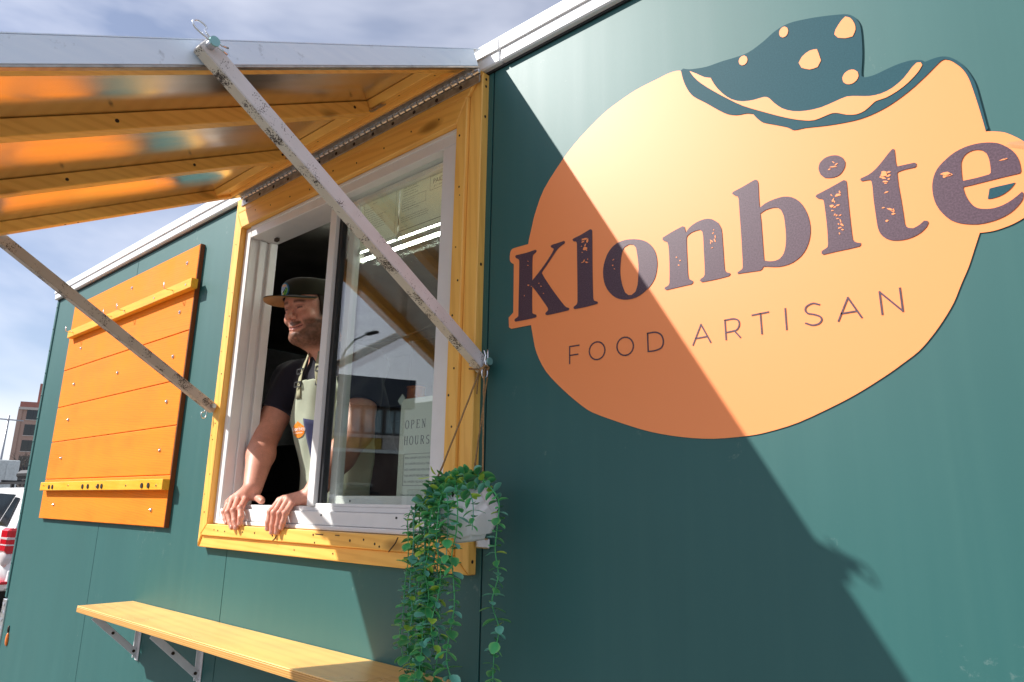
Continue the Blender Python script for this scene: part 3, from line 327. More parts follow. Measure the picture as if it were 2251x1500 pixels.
'e':[[(4.6666,0.5294),(4.6673,0.5341),(4.6683,0.5387),(4.6703,0.5454),(4.6731,0.5521),(4.6767,0.5579),(4.6809,0.5629),(4.6864,0.5678),(4.6924,0.5723),(4.6985,0.5763),(4.7049,0.5796),(4.7119,0.5820),(4.7193,0.5836),(4.7269,0.5842),(4.7344,0.5840),(4.7417,0.5830),(4.7489,0.5812),(4.7562,0.5785),(4.7627,0.5750),(4.7672,0.5712),(4.7712,0.5669),(4.7744,0.5632),(4.7773,0.5592),(4.7799,0.5546),(4.7820,0.5497),(4.7836,0.5446),(4.7847,0.5393),(4.7854,0.5337),(4.7856,0.5282),(4.7856,0.5235),(4.7854,0.5189),(4.7835,0.5161),(4.7818,0.5161),(4.7800,0.5160),(4.7732,0.5161),(4.7649,0.5162),(4.7532,0.5161),(4.7410,0.5159),(4.7315,0.5158),(4.7226,0.5156),(4.7161,0.5157),(4.7095,0.5158),(4.7087,0.5140),(4.7090,0.5095),(4.7095,0.5049),(4.7107,0.4990),(4.7125,0.4929),(4.7147,0.4872),(4.7174,0.4820),(4.7204,0.4779),(4.7239,0.4746),(4.7283,0.4722),(4.7331,0.4705),(4.7388,0.4692),(4.7448,0.4687),(4.7510,0.4693),(4.7569,0.4706),(4.7620,0.4725),(4.7667,0.4747),(4.7705,0.4769),(4.7742,0.4793),(4.7783,0.4822),(4.7824,0.4853),(4.7838,0.4826),(4.7829,0.4774),(4.7814,0.4727),(4.7778,0.4676),(4.7733,0.4629),(4.7684,0.4586),(4.7631,0.4551),(4.7566,0.4520),(4.7496,0.4497),(4.7424,0.4482),(4.7351,0.4475),(4.7279,0.4473),(4.7207,0.4479),(4.7133,0.4497),(4.7064,0.4520),(4.7017,0.4538),(4.6970,0.4561),(4.6911,0.4599),(4.6853,0.4648),(4.6801,0.4717),(4.6755,0.4795),(4.6717,0.4875),(4.6689,0.4959),(4.6671,0.5045),(4.6662,0.5131),(4.6661,0.5217)],[(4.7096,0.5452),(4.7101,0.5526),(4.7112,0.5594),(4.7134,0.5647),(4.7164,0.5690),(4.7202,0.5719),(4.7245,0.5736),(4.7289,0.5742),(4.7332,0.5738),(4.7371,0.5723),(4.7408,0.5703),(4.7435,0.5666),(4.7461,0.5629),(4.7474,0.5573),(4.7483,0.5517),(4.7485,0.5452),(4.7484,0.5389),(4.7481,0.5338),(4.7477,0.5288),(4.7453,0.5264),(4.7364,0.5260),(4.7275,0.5257),(4.7189,0.5260),(4.7101,0.5264),(4.7089,0.5284),(4.7092,0.5370)]]}
LOGO_WEDGE=[(4.7427,0.5025),(4.7471,0.5028),(4.7514,0.5029),(4.7571,0.5029),(4.7632,0.5027),(4.7696,0.5027),(4.7760,0.5026),(4.7734,0.4991),(4.7705,0.4958),(4.7663,0.4923),(4.7615,0.4893),(4.7567,0.4873),(4.7517,0.4860),(4.7466,0.4855),(4.7421,0.4855),(4.7404,0.4858),(4.7386,0.4863),(4.7407,0.4944)]
LOGO_SPECKS=[[(3.7966,0.5943),(3.7964,0.5937),(3.7947,0.5950),(3.7931,0.5956),(3.7929,0.5964),(3.7926,0.5971),(3.7928,0.5976),(3.7944,0.5966),(3.7956,0.5958)],
[(3.7974,0.5835),(3.7961,0.5834),(3.7945,0.5839),(3.7926,0.5845),(3.7921,0.5856),(3.7916,0.5864),(3.7928,0.5863),(3.7938,0.5864),(3.7951,0.5855)],
[(3.8001,0.5321),(3.7987,0.5314),(3.7978,0.5307),(3.7959,0.5304),(3.7942,0.5317),(3.7940,0.5333),(3.7948,0.5343),(3.7963,0.5343),(3.7976,0.5339)],
[(3.8085,0.5272),(3.8077,0.5270),(3.8072,0.5265),(3.8059,0.5266),(3.8050,0.5273),(3.8041,0.5281),(3.8056,0.5281),(3.8060,0.5286),(3.8071,0.5284)],
[(3.8310,0.5299),(3.8299,0.5292),(3.8289,0.5295),(3.8288,0.5302),(3.8281,0.5308),(3.8291,0.5316),(3.8300,0.5320),(3.8311,0.5322),(3.8311,0.5313)],
[(3.8389,0.5211),(3.8386,0.5202),(3.8371,0.5206),(3.8358,0.5202),(3.8354,0.5213),(3.8352,0.5219),(3.8345,0.5230),(3.8358,0.5233),(3.8374,0.5230)],
[(3.8463,0.5013),(3.8456,0.5013),(3.8450,0.5009),(3.8436,0.5016),(3.8425,0.5025),(3.8432,0.5029),(3.8437,0.5031),(3.8445,0.5033),(3.8459,0.5027)],
[(3.7850,0.5078),(3.7851,0.5069),(3.7846,0.5060),(3.7838,0.5066),(3.7831,0.5072),(3.7834,0.5081),(3.7830,0.5091),(3.7836,0.5099),(3.7845,0.5096)],
[(3.9757,0.6120),(3.9718,0.6108),(3.9698,0.6091),(3.9640,0.6102),(3.9570,0.6103),(3.9597,0.6122),(3.9559,0.6142),(3.9630,0.6140),(3.9675,0.6144)],
[(3.9664,0.6082),(3.9644,0.6065),(3.9633,0.6052),(3.9607,0.6048),(3.9584,0.6042),(3.9565,0.6046),(3.9578,0.6060),(3.9581,0.6075),(3.9613,0.6082)],
[(3.9767,0.6048),(3.9752,0.6028),(3.9735,0.6003),(3.9716,0.6019),(3.9700,0.6041),(3.9711,0.6071),(3.9718,0.6098),(3.9736,0.6096),(3.9761,0.6114)],
[(3.9693,0.5956),(3.9682,0.5947),(3.9671,0.5938),(3.9654,0.5934),(3.9650,0.5954),(3.9664,0.5973),(3.9671,0.5989),(3.9685,0.5995),(3.9700,0.5994)],
[(3.9584,0.5966),(3.9588,0.5958),(3.9580,0.5951),(3.9568,0.5951),(3.9558,0.5952),(3.9553,0.5958),(3.9555,0.5963),(3.9559,0.5968),(3.9566,0.5971)],
[(3.9725,0.5897),(3.9737,0.5877),(3.9724,0.5849),(3.9676,0.5841),(3.9633,0.5846),(3.9608,0.5866),(3.9615,0.5892),(3.9630,0.5919),(3.9677,0.5925)],
[(3.9729,0.5822),(3.9732,0.5812),(3.9721,0.5812),(3.9713,0.5815),(3.9702,0.5819),(3.9695,0.5830),(3.9705,0.5836),(3.9710,0.5845),(3.9723,0.5839)],
[(3.9611,0.5800),(3.9601,0.5796),(3.9593,0.5795),(3.9582,0.5793),(3.9579,0.5803),(3.9569,0.5810),(3.9579,0.5812),(3.9584,0.5816),(3.9593,0.5812)],
[(3.9652,0.5574),(3.9640,0.5553),(3.9625,0.5555),(3.9614,0.5561),(3.9617,0.5578),(3.9627,0.5592),(3.9639,0.5604),(3.9657,0.5618),(3.9656,0.5598)],
[(3.9757,0.5596),(3.9749,0.5592),(3.9743,0.5588),(3.9733,0.5592),(3.9725,0.5598),(3.9721,0.5604),(3.9729,0.5606),(3.9733,0.5612),(3.9744,0.5613)],
[(3.9623,0.5553),(3.9611,0.5548),(3.9595,0.5548),(3.9576,0.5545),(3.9572,0.5553),(3.9561,0.5557),(3.9551,0.5565),(3.9578,0.5563),(3.9596,0.5566)],
[(3.9758,0.5523),(3.9743,0.5513),(3.9718,0.5515),(3.9692,0.5515),(3.9686,0.5531),(3.9668,0.5543),(3.9678,0.5551),(3.9695,0.5555),(3.9716,0.5545)],
[(4.0462,0.5440),(4.0458,0.5433),(4.0453,0.5424),(4.0437,0.5419),(4.0419,0.5415),(4.0412,0.5420),(4.0416,0.5428),(4.0429,0.5435),(4.0441,0.5444)],
[(4.0433,0.5297),(4.0442,0.5282),(4.0425,0.5282),(4.0410,0.5282),(4.0401,0.5294),(4.0396,0.5306),(4.0408,0.5309),(4.0414,0.5314),(4.0426,0.5317)],
[(4.0471,0.5207),(4.0476,0.5193),(4.0463,0.5198),(4.0454,0.5195),(4.0450,0.5204),(4.0442,0.5213),(4.0449,0.5219),(4.0456,0.5220),(4.0463,0.5218)],
[(4.1997,0.5125),(4.1998,0.5118),(4.1990,0.5117),(4.1979,0.5115),(4.1969,0.5123),(4.1967,0.5132),(4.1972,0.5138),(4.1980,0.5142),(4.1992,0.5140)],
[(4.2074,0.5037),(4.2074,0.5027),(4.2064,0.5027),(4.2054,0.5023),(4.2048,0.5034),(4.2046,0.5043),(4.2049,0.5051),(4.2058,0.5052),(4.2069,0.5058)],
[(4.2050,0.4933),(4.2035,0.4936),(4.2027,0.4932),(4.2012,0.4938),(4.2010,0.4950),(4.2005,0.4959),(4.2017,0.4958),(4.2025,0.4958),(4.2035,0.4953)],
[(4.2842,0.5517),(4.2843,0.5510),(4.2832,0.5512),(4.2826,0.5516),(4.2814,0.5518),(4.2820,0.5523),(4.2821,0.5526),(4.2824,0.5533),(4.2834,0.5529)],
[(4.2818,0.5449),(4.2810,0.5441),(4.2801,0.5442),(4.2789,0.5443),(4.2796,0.5456),(4.2806,0.5463),(4.2814,0.5478),(4.2825,0.5474),(4.2824,0.5463)],
[(4.2865,0.5359),(4.2860,0.5348),(4.2857,0.5328),(4.2850,0.5330),(4.2849,0.5352),(4.2842,0.5365),(4.2846,0.5387),(4.2853,0.5403),(4.2861,0.5395)],
[(4.2807,0.5258),(4.2796,0.5264),(4.2784,0.5273),(4.2758,0.5292),(4.2747,0.5315),(4.2738,0.5337),(4.2763,0.5317),(4.2780,0.5308),(4.2795,0.5283)],
[(4.2852,0.5292),(4.2859,0.5270),(4.2856,0.5256),(4.2847,0.5256),(4.2837,0.5270),(4.2827,0.5289),(4.2819,0.5318),(4.2828,0.5323),(4.2835,0.5334)],
[(4.2761,0.5260),(4.2757,0.5244),(4.2749,0.5235),(4.2745,0.5245),(4.2741,0.5253),(4.2738,0.5270),(4.2747,0.5285),(4.2755,0.5292),(4.2758,0.5280)],
[(4.2794,0.5158),(4.2791,0.5153),(4.2791,0.5144),(4.2773,0.5143),(4.2761,0.5138),(4.2760,0.5143),(4.2751,0.5146),(4.2768,0.5153),(4.2777,0.5158)],
[(4.5208,0.6215),(4.5205,0.6210),(4.5194,0.6215),(4.5184,0.6231),(4.5177,0.6242),(4.5169,0.6257),(4.5178,0.6256),(4.5192,0.6241),(4.5206,0.6232)],
[(4.5259,0.6191),(4.5267,0.6185),(4.5249,0.6173),(4.5235,0.6164),(4.5218,0.6157),(4.5208,0.6161),(4.5211,0.6172),(4.5222,0.6185),(4.5239,0.6192)],
[(4.5231,0.6138),(4.5247,0.6126),(4.5198,0.6132),(4.5160,0.6140),(4.5137,0.6148),(4.5112,0.6157),(4.5129,0.6161),(4.5154,0.6163),(4.5197,0.6155)],
[(4.5139,0.6115),(4.5123,0.6112),(4.5121,0.6103),(4.5104,0.6105),(4.5088,0.6112),(4.5087,0.6122),(4.5098,0.6125),(4.5104,0.6130),(4.5117,0.6129)],
[(4.5257,0.5574),(4.5260,0.5558),(4.5223,0.5556),(4.5196,0.5553),(4.5165,0.5558),(4.5157,0.5573),(4.5176,0.5583),(4.5181,0.5604),(4.5224,0.5599)],
[(4.5258,0.5624),(4.5259,0.5602),(4.5248,0.5595),(4.5236,0.5595),(4.5236,0.5618),(4.5231,0.5632),(4.5236,0.5645),(4.5243,0.5656),(4.5251,0.5646)],
[(4.5120,0.5582),(4.5115,0.5580),(4.5104,0.5593),(4.5089,0.5606),(4.5089,0.5618),(4.5091,0.5623),(4.5093,0.5631),(4.5105,0.5616),(4.5113,0.5603)],
[(4.5133,0.5493),(4.5114,0.5471),(4.5101,0.5470),(4.5101,0.5484),(4.5097,0.5494),(4.5113,0.5513),(4.5125,0.5527),(4.5138,0.5538),(4.5142,0.5529)],
[(4.5155,0.5464),(4.5149,0.5452),(4.5150,0.5438),(4.5142,0.5447),(4.5138,0.5452),(4.5134,0.5461),(4.5126,0.5480),(4.5132,0.5488),(4.5139,0.5491)],
[(4.5231,0.5383),(4.5219,0.5375),(4.5203,0.5371),(4.5180,0.5367),(4.5168,0.5375),(4.5155,0.5382),(4.5167,0.5388),(4.5180,0.5394),(4.5201,0.5396)],
[(4.5124,0.5404),(4.5125,0.5389),(4.5111,0.5377),(4.5088,0.5367),(4.5067,0.5379),(4.5058,0.5396),(4.5054,0.5417),(4.5082,0.5419),(4.5099,0.5419)],
[(4.5160,0.5362),(4.5165,0.5357),(4.5152,0.5351),(4.5136,0.5352),(4.5115,0.5350),(4.5111,0.5356),(4.5118,0.5363),(4.5126,0.5371),(4.5149,0.5373)],
[(4.5114,0.5306),(4.5123,0.5297),(4.5101,0.5300),(4.5086,0.5297),(4.5077,0.5304),(4.5072,0.5309),(4.5073,0.5315),(4.5083,0.5321),(4.5099,0.5313)],
[(4.5133,0.5205),(4.5123,0.5202),(4.5116,0.5204),(4.5105,0.5204),(4.5114,0.5216),(4.5116,0.5227),(4.5127,0.5236),(4.5136,0.5233),(4.5141,0.5225)],
[(4.5167,0.5182),(4.5157,0.5181),(4.5148,0.5178),(4.5141,0.5183),(4.5141,0.5194),(4.5149,0.5206),(4.5160,0.5213),(4.5165,0.5203),(4.5171,0.5201)],
[(4.5242,0.5186),(4.5232,0.5177),(4.5221,0.5172),(4.5211,0.5173),(4.5200,0.5173),(4.5187,0.5178),(4.5201,0.5185),(4.5207,0.5190),(4.5217,0.5193)],
[(4.5184,0.5125),(4.5186,0.5117),(4.5172,0.5121),(4.5162,0.5121),(4.5151,0.5127),(4.5146,0.5136),(4.5151,0.5142),(4.5165,0.5137),(4.5176,0.5139)],
[(4.5222,0.5073),(4.5221,0.5057),(4.5221,0.5043),(4.5218,0.5025),(4.5209,0.5055),(4.5202,0.5071),(4.5201,0.5091),(4.5198,0.5118),(4.5208,0.5107)],
[(4.5188,0.5020),(4.5185,0.5014),(4.5179,0.5007),(4.5171,0.5013),(4.5161,0.5018),(4.5161,0.5027),(4.5161,0.5037),(4.5171,0.5039),(4.5180,0.5033)],
[(4.5254,0.4970),(4.5248,0.4957),(4.5228,0.4979),(4.5213,0.4988),(4.5202,0.5006),(4.5205,0.5018),(4.5213,0.5025),(4.5231,0.5016),(4.5245,0.5000)],
[(4.5215,0.4957),(4.5218,0.4949),(4.5207,0.4938),(4.5190,0.4938),(4.5177,0.4936),(4.5158,0.4936),(4.5160,0.4948),(4.5176,0.4961),(4.5195,0.4958)],
[(4.5251,0.4897),(4.5246,0.4888),(4.5234,0.4887),(4.5222,0.4891),(4.5212,0.4898),(4.5211,0.4908),(4.5213,0.4917),(4.5225,0.4916),(4.5234,0.4911)],
[(4.5185,0.4844),(4.5183,0.4828),(4.5176,0.4828),(4.5170,0.4818),(4.5166,0.4834),(4.5161,0.4845),(4.5164,0.4857),(4.5169,0.4862),(4.5174,0.4861)],
[(4.6032,0.5709),(4.6017,0.5694),(4.5992,0.5694),(4.5945,0.5691),(4.5930,0.5739),(4.5947,0.5765),(4.5951,0.5801),(4.5988,0.5799),(4.6026,0.5772)],
[(4.6086,0.5756),(4.6092,0.5745),(4.6065,0.5741),(4.6044,0.5737),(4.6016,0.5736),(4.6024,0.5749),(4.6016,0.5759),(4.6039,0.5765),(4.6063,0.5771)],
[(4.6087,0.5696),(4.6079,0.5687),(4.6070,0.5676),(4.6044,0.5669),(4.6027,0.5674),(4.6009,0.5678),(4.6020,0.5690),(4.6037,0.5701),(4.6062,0.5708)],
[(4.6014,0.5638),(4.5982,0.5649),(4.5960,0.5656),(4.5939,0.5678),(4.5906,0.5704),(4.5918,0.5713),(4.5921,0.5728),(4.5951,0.5706),(4.5974,0.5690)],
[(4.6068,0.5630),(4.6061,0.5624),(4.6060,0.5612),(4.6040,0.5608),(4.6032,0.5619),(4.6028,0.5625),(4.6028,0.5633),(4.6040,0.5636),(4.6053,0.5644)],
[(4.6030,0.5588),(4.6030,0.5575),(4.6005,0.5576),(4.5975,0.5585),(4.5951,0.5600),(4.5953,0.5612),(4.5963,0.5618),(4.5986,0.5612),(4.6001,0.5608)],
[(4.6015,0.5551),(4.6004,0.5549),(4.5991,0.5553),(4.5982,0.5554),(4.5967,0.5559),(4.5973,0.5564),(4.5975,0.5568),(4.5983,0.5569),(4.5996,0.5567)],
[(4.6015,0.5405),(4.6020,0.5397),(4.6004,0.5388),(4.5984,0.5384),(4.5964,0.5383),(4.5949,0.5389),(4.5968,0.5401),(4.5976,0.5410),(4.5994,0.5410)],
[(4.5935,0.5127),(4.5933,0.5118),(4.5915,0.5118),(4.5902,0.5120),(4.5889,0.5123),(4.5887,0.5130),(4.5895,0.5134),(4.5900,0.5140),(4.5915,0.5141)],
[(4.6070,0.5024),(4.6039,0.5036),(4.6018,0.5047),(4.5999,0.5063),(4.5977,0.5082),(4.5961,0.5106),(4.5989,0.5094),(4.6005,0.5098),(4.6036,0.5073)],
[(4.6077,0.5031),(4.6073,0.5011),(4.6059,0.5000),(4.6047,0.5019),(4.6031,0.5023),(4.6029,0.5045),(4.6042,0.5054),(4.6051,0.5061),(4.6066,0.5071)],
[(4.6081,0.4977),(4.6086,0.4965),(4.6063,0.4964),(4.6048,0.4959),(4.6034,0.4966),(4.6023,0.4974),(4.6027,0.4986),(4.6042,0.4994),(4.6062,0.4992)],
[(4.5967,0.4885),(4.5968,0.4872),(4.5952,0.4864),(4.5940,0.4855),(4.5929,0.4860),(4.5925,0.4868),(4.5920,0.4878),(4.5927,0.4891),(4.5944,0.4896)],
[(4.6945,0.5444),(4.6958,0.5415),(4.6913,0.5410),(4.6859,0.5417),(4.6847,0.5448),(4.6798,0.5474),(4.6835,0.5487),(4.6872,0.5488),(4.6910,0.5482)],
[(4.6912,0.5415),(4.6880,0.5406),(4.6870,0.5397),(4.6845,0.5390),(4.6837,0.5405),(4.6832,0.5413),(4.6836,0.5422),(4.6839,0.5440),(4.6867,0.5432)],
[(4.6974,0.5411),(4.6958,0.5407),(4.6948,0.5399),(4.6930,0.5409),(4.6919,0.5419),(4.6914,0.5430),(4.6924,0.5435),(4.6935,0.5435),(4.6953,0.5440)],
[(4.7694,0.5450),(4.7692,0.5443),(4.7671,0.5438),(4.7643,0.5442),(4.7615,0.5444),(4.7604,0.5451),(4.7631,0.5455),(4.7644,0.5458),(4.7668,0.5462)],
[(4.7715,0.5446),(4.7717,0.5436),(4.7707,0.5433),(4.7698,0.5441),(4.7692,0.5447),(4.7693,0.5454),(4.7693,0.5461),(4.7701,0.5460),(4.7710,0.5461)]]
LOGO_SMALL=[[[(3.9473,0.3592),(3.9212,0.3595),(3.9211,0.3196)],[(3.9211,0.3387),(3.9441,0.3387)]],
[[(4.0159,0.3326),(4.0130,0.3271),(4.0085,0.3229),(4.0027,0.3203),(3.9963,0.3196),(3.9899,0.3208),(3.9841,0.3239),(3.9795,0.3286),(3.9765,0.3344),(3.9754,0.3408),(3.9765,0.3470),(3.9795,0.3526),(3.9841,0.3568),(3.9900,0.3594),(3.9964,0.3600),(4.0028,0.3587),(4.0086,0.3555),(4.0131,0.3508),(4.0160,0.3450),(4.0170,0.3387),(4.0159,0.3326)]],
[[(4.0884,0.3333),(4.0859,0.3278),(4.0816,0.3234),(4.0761,0.3206),(4.0699,0.3197),(4.0635,0.3207),(4.0576,0.3236),(4.0527,0.3281),(4.0494,0.3338),(4.0480,0.3401),(4.0487,0.3464),(4.0513,0.3520),(4.0556,0.3564),(4.0612,0.3592),(4.0676,0.3600),(4.0740,0.3589),(4.0798,0.3559),(4.0846,0.3513),(4.0878,0.3457),(4.0891,0.3395),(4.0884,0.3333)]],
[[(4.1243,0.3208),(4.1241,0.3601)],[(4.1241,0.3601),(4.1279,0.3602),(4.1319,0.3603),(4.1357,0.3604),(4.1394,0.3602),(4.1428,0.3597),(4.1459,0.3587),(4.1488,0.3574),(4.1514,0.3558),(4.1538,0.3540),(4.1558,0.3519),(4.1574,0.3495),(4.1586,0.3467),(4.1596,0.3436),(4.1601,0.3406),(4.1603,0.3378),(4.1601,0.3350),(4.1595,0.3322),(4.1586,0.3295),(4.1572,0.3270),(4.1555,0.3250),(4.1532,0.3236),(4.1503,0.3225),(4.1472,0.3217),(4.1438,0.3211),(4.1406,0.3207),(4.1375,0.3204),(4.1342,0.3204),(4.1309,0.3205),(4.1276,0.3207),(4.1243,0.3208)]],
[[(4.2258,0.3205),(4.2448,0.3600),(4.2634,0.3210)],[(4.2333,0.3331),(4.2575,0.3337)]],
[[(4.2953,0.3218),(4.2950,0.3605)],[(4.2950,0.3605),(4.2985,0.3606),(4.3022,0.3608),(4.3058,0.3609),(4.3091,0.3609),(4.3120,0.3606),(4.3145,0.3600),(4.3167,0.3592),(4.3186,0.3583),(4.3202,0.3572),(4.3215,0.3558),(4.3224,0.3542),(4.3230,0.3524),(4.3233,0.3504),(4.3233,0.3483),(4.3231,0.3465),(4.3225,0.3446),(4.3217,0.3428),(4.3205,0.3410),(4.3193,0.3394),(4.3179,0.3382),(4.3164,0.3374),(4.3148,0.3370),(4.3130,0.3367),(4.3111,0.3366),(4.3089,0.3364),(4.3065,0.3362),(4.3038,0.3361),(4.3009,0.3359),(4.2980,0.3358),(4.2952,0.3357)],[(4.3127,0.3365),(4.3237,0.3220)]],
[[(4.3495,0.3615),(4.3803,0.3624)],[(4.3653,0.3616),(4.3656,0.3228)]],
[[(4.4117,0.3633),(4.4115,0.3239)]],
[[(4.4717,0.3603),(4.4696,0.3613),(4.4675,0.3624),(4.4654,0.3634),(4.4633,0.3642),(4.4612,0.3646),(4.4589,0.3644),(4.4566,0.3639),(4.4542,0.3631),(4.4521,0.3622),(4.4505,0.3612),(4.4492,0.3601),(4.4482,0.3588),(4.4476,0.3574),(4.4472,0.3560),(4.4472,0.3546),(4.4473,0.3532),(4.4478,0.3518),(4.4486,0.3503),(4.4497,0.3489),(4.4510,0.3477),(4.4528,0.3467),(4.4551,0.3459),(4.4575,0.3451),(4.4600,0.3443),(4.4622,0.3434),(4.4642,0.3425),(4.4663,0.3414),(4.4682,0.3404),(4.4699,0.3393),(4.4712,0.3381),(4.4722,0.3369),(4.4729,0.3356),(4.4733,0.3342),(4.4735,0.3329),(4.4734,0.3316),(4.4729,0.3303),(4.4721,0.3290),(4.4711,0.3278),(4.4698,0.3266),(4.4683,0.3258),(4.4665,0.3251),(4.4644,0.3247),(4.4620,0.3244),(4.4597,0.3244),(4.4573,0.3246),(4.4551,0.3253),(4.4528,0.3263),(4.4506,0.3275),(4.4483,0.3288),(4.4460,0.3300)]],
[[(4.5011,0.3250),(4.5199,0.3642),(4.5386,0.3253)],[(4.5069,0.3375),(4.5322,0.3377)]],
[[(4.5708,0.3254),(4.5703,0.3648),(4.6017,0.3256),(4.6013,0.3653)]]]
# ---------------------------------------------------------------- ground
tag(MB().box(-400,400,-300,400,GROUND-.5,GROUND).build('ground',MT['asphalt']),kind='structure')
# ---------------------------------------------------------------- food trailer
TX1=6.10; ZT=1.195; ZB=-1.12
TR=empty('food_trailer',(3,1.1,GROUND),'long dark green food trailer with a wood framed serving window','food trailer')
HX0,HX1,HZ0,HZ1=2.34,3.53,-.065,1.105        # hole for the window
def panel(x0,x1):
    mb=MB(); g=.0018; a,b_=x0+g,x1-g
    if x1<=2.35 or x0>=3.6: mb.box(a,b_,0,.02,ZB,ZT,.0015)
    else:
        mb.box(a,b_,0,.02,ZB,HZ0); mb.box(a,b_,0,.02,HZ1,ZT); mb.box(HX1,b_,0,.02,HZ0,HZ1)
    return mb.build('wall_panel',MT['teal'],TR)
# second panel ends left of the window, third carries the opening
for x0,x1 in ((.03,1.22),(3.66,4.88),(4.88,TX1-.03)): panel(x0,x1)
m2=MB(); m2.box(1.2218,HX0,0,.02,ZB,ZT); m2.box(HX0,2.4382,0,.02,ZB,HZ0); m2.box(HX0,2.4382,0,.02,HZ1,ZT); m2.build('wall_panel',MT['teal'],TR)
m3=MB(); m3.box(2.4418,HX1,0,.02,ZB,HZ0); m3.box(2.4418,HX1,0,.02,HZ1,ZT); m3.box(HX1,3.6582,0,.02,ZB,ZT); m3.build('wall_panel',MT['teal'],TR)
for x in (1.22,2.44,3.66,4.88): MB().box(x-.004,x+.004,.004,.019,ZB,-.17 if x==2.44 else ZT).build('panel_joint',MT['gasket'],TR)
# shell behind the panels
MB().box(.03,TX1-.03,2.28,2.30,ZB,ZT).build('back_wall',MT['teal'],TR)
MB().box(0.006,.029,.03,2.27,ZB,ZT).build('end_wall',MT['teal'],TR)
MB().box(TX1-.029,TX1-.006,.03,2.27,ZB,ZT).build('end_wall',MT['teal'],TR)
rf=MB(); rf.box(-.02,TX1+.02,-.02,2.32,ZT+.075,ZT+.09,.004); rf.build('roof',MT['trim'],TR)
ct=MB(); ct.box(-.004,.028,-.006,.022,-.545,ZT-.004,.004); c_=ct.build('corner_trim',MT['teal'],TR)
for i in range(13):
    z=1.15-.1372*i
    if z>-.53: MB().sphere((.012,-.006,z),.0065,8,5,(1,.6,1)).build('rivet',MT['teal'],c_)
def tread():
    m,t,b=newmat('aluminium tread plate'); b.inputs['Metallic'].default_value=.9; b.inputs['Base Color'].default_value=(.72,.73,.74,1); b.inputs['Roughness'].default_value=.3
    return m
MT['tread']=tread()
tp=MB(); tp.box(-.012,.05,-.008,.02,-1.15,-.552,.002); tp.box(-.012,-.006,-.008,1.2,-1.15,-.552)
for i in range(14):
    for j in range(2):
        z=-.58-.04*i; x=.008+.022*j; s=1 if (i+j)%2 else -1
        tp.bar((x-.008,-.0095,z-.008*s),(x+.008,-.0095,z+.008*s),.004,.004,Vector((0,1,0)))
tp.build('tread_plate',MT['tread'],TR)
# roof edge trim : sections with overlapping joints and lip
for x0,x1 in ((-.01,1.83),(1.83,3.70),(3.70,TX1+.01)):
    mb=MB(); mb.box(x0+.0015,x1-.0015,-.022,.03,ZT+.004,ZT+.074,.004); mb.box(x0+.0015,x1-.0015,-.028,-.0225,ZT+.04,ZT+.0745,.002); mb.build('roof_trim',MT['trim'],TR)
MB().box(0,TX1,-.006,.02,ZT-.003,ZT+.0038).build('roof_sealant',MT['gasket'],TR)
MT['amber']=plain('amber lens',(.85,.22,.04),.2)
ml=MB(); ml.sphere((.166,-.004,-.745),.017,12,8,(.75,.5,2.0)); o=ml.build('marker_light',MT['amber'],TR,True)
MB().sphere((.157,-.003,-.694),.012,8,6,(.8,.5,1.6)).build('reflector',MT['rust'],TR,True)
# chassis and wheels, under the body
ch=MB(); ch.box(.1,TX1-.1,.3,.42,ZB-.14,ZB-.01); ch.box(.1,TX1-.1,1.8,1.92,ZB-.14,ZB-.01); ch.build('chassis',MT['darkpanel'],TR)
MB().box(.03,TX1-.03,.025,2.27,ZB-.008,ZB+.02).build('floor',MT['dark'],TR)
for x in (3.4,4.3):
    for y in (.18,2.1):
        w=MB(); w.cyl((x,y-.1,GROUND+.33),(x,y+.1,GROUND+.33),.33,24); w_=w.build('wheel',MT['tyre'],TR)
        h=MB(); h.cyl((x,y-.105,GROUND+.33),(x,y+.105,GROUND+.33),.19,18); h.build('rim',MT['steel'],w_)
# interior lining
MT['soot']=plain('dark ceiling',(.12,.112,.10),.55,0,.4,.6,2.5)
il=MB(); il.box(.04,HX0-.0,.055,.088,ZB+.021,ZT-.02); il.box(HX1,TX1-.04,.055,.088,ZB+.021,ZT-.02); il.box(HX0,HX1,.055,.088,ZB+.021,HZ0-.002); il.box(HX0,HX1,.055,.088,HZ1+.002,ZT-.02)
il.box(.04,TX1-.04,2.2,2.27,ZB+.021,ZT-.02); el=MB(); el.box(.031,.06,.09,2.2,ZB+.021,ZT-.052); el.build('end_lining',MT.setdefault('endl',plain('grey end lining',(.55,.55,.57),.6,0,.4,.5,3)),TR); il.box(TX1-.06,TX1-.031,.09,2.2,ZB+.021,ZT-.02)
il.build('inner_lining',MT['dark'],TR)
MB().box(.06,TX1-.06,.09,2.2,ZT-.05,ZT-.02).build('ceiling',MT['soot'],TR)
ctr=MB(); ctr.box(1.2,3.9,.40,.62,-.60,-.56,.004) if False else ctr.box(1.0,5.0,1.55,2.19,-.28,-.24,.004); ctr.build('counter',MT['steel'],TR)
hd=MB(); hd.box(1.6,3.6,1.5,2.19,.55,1.0,.01); hd.build('extractor_hood',MT['darkpanel'],TR)
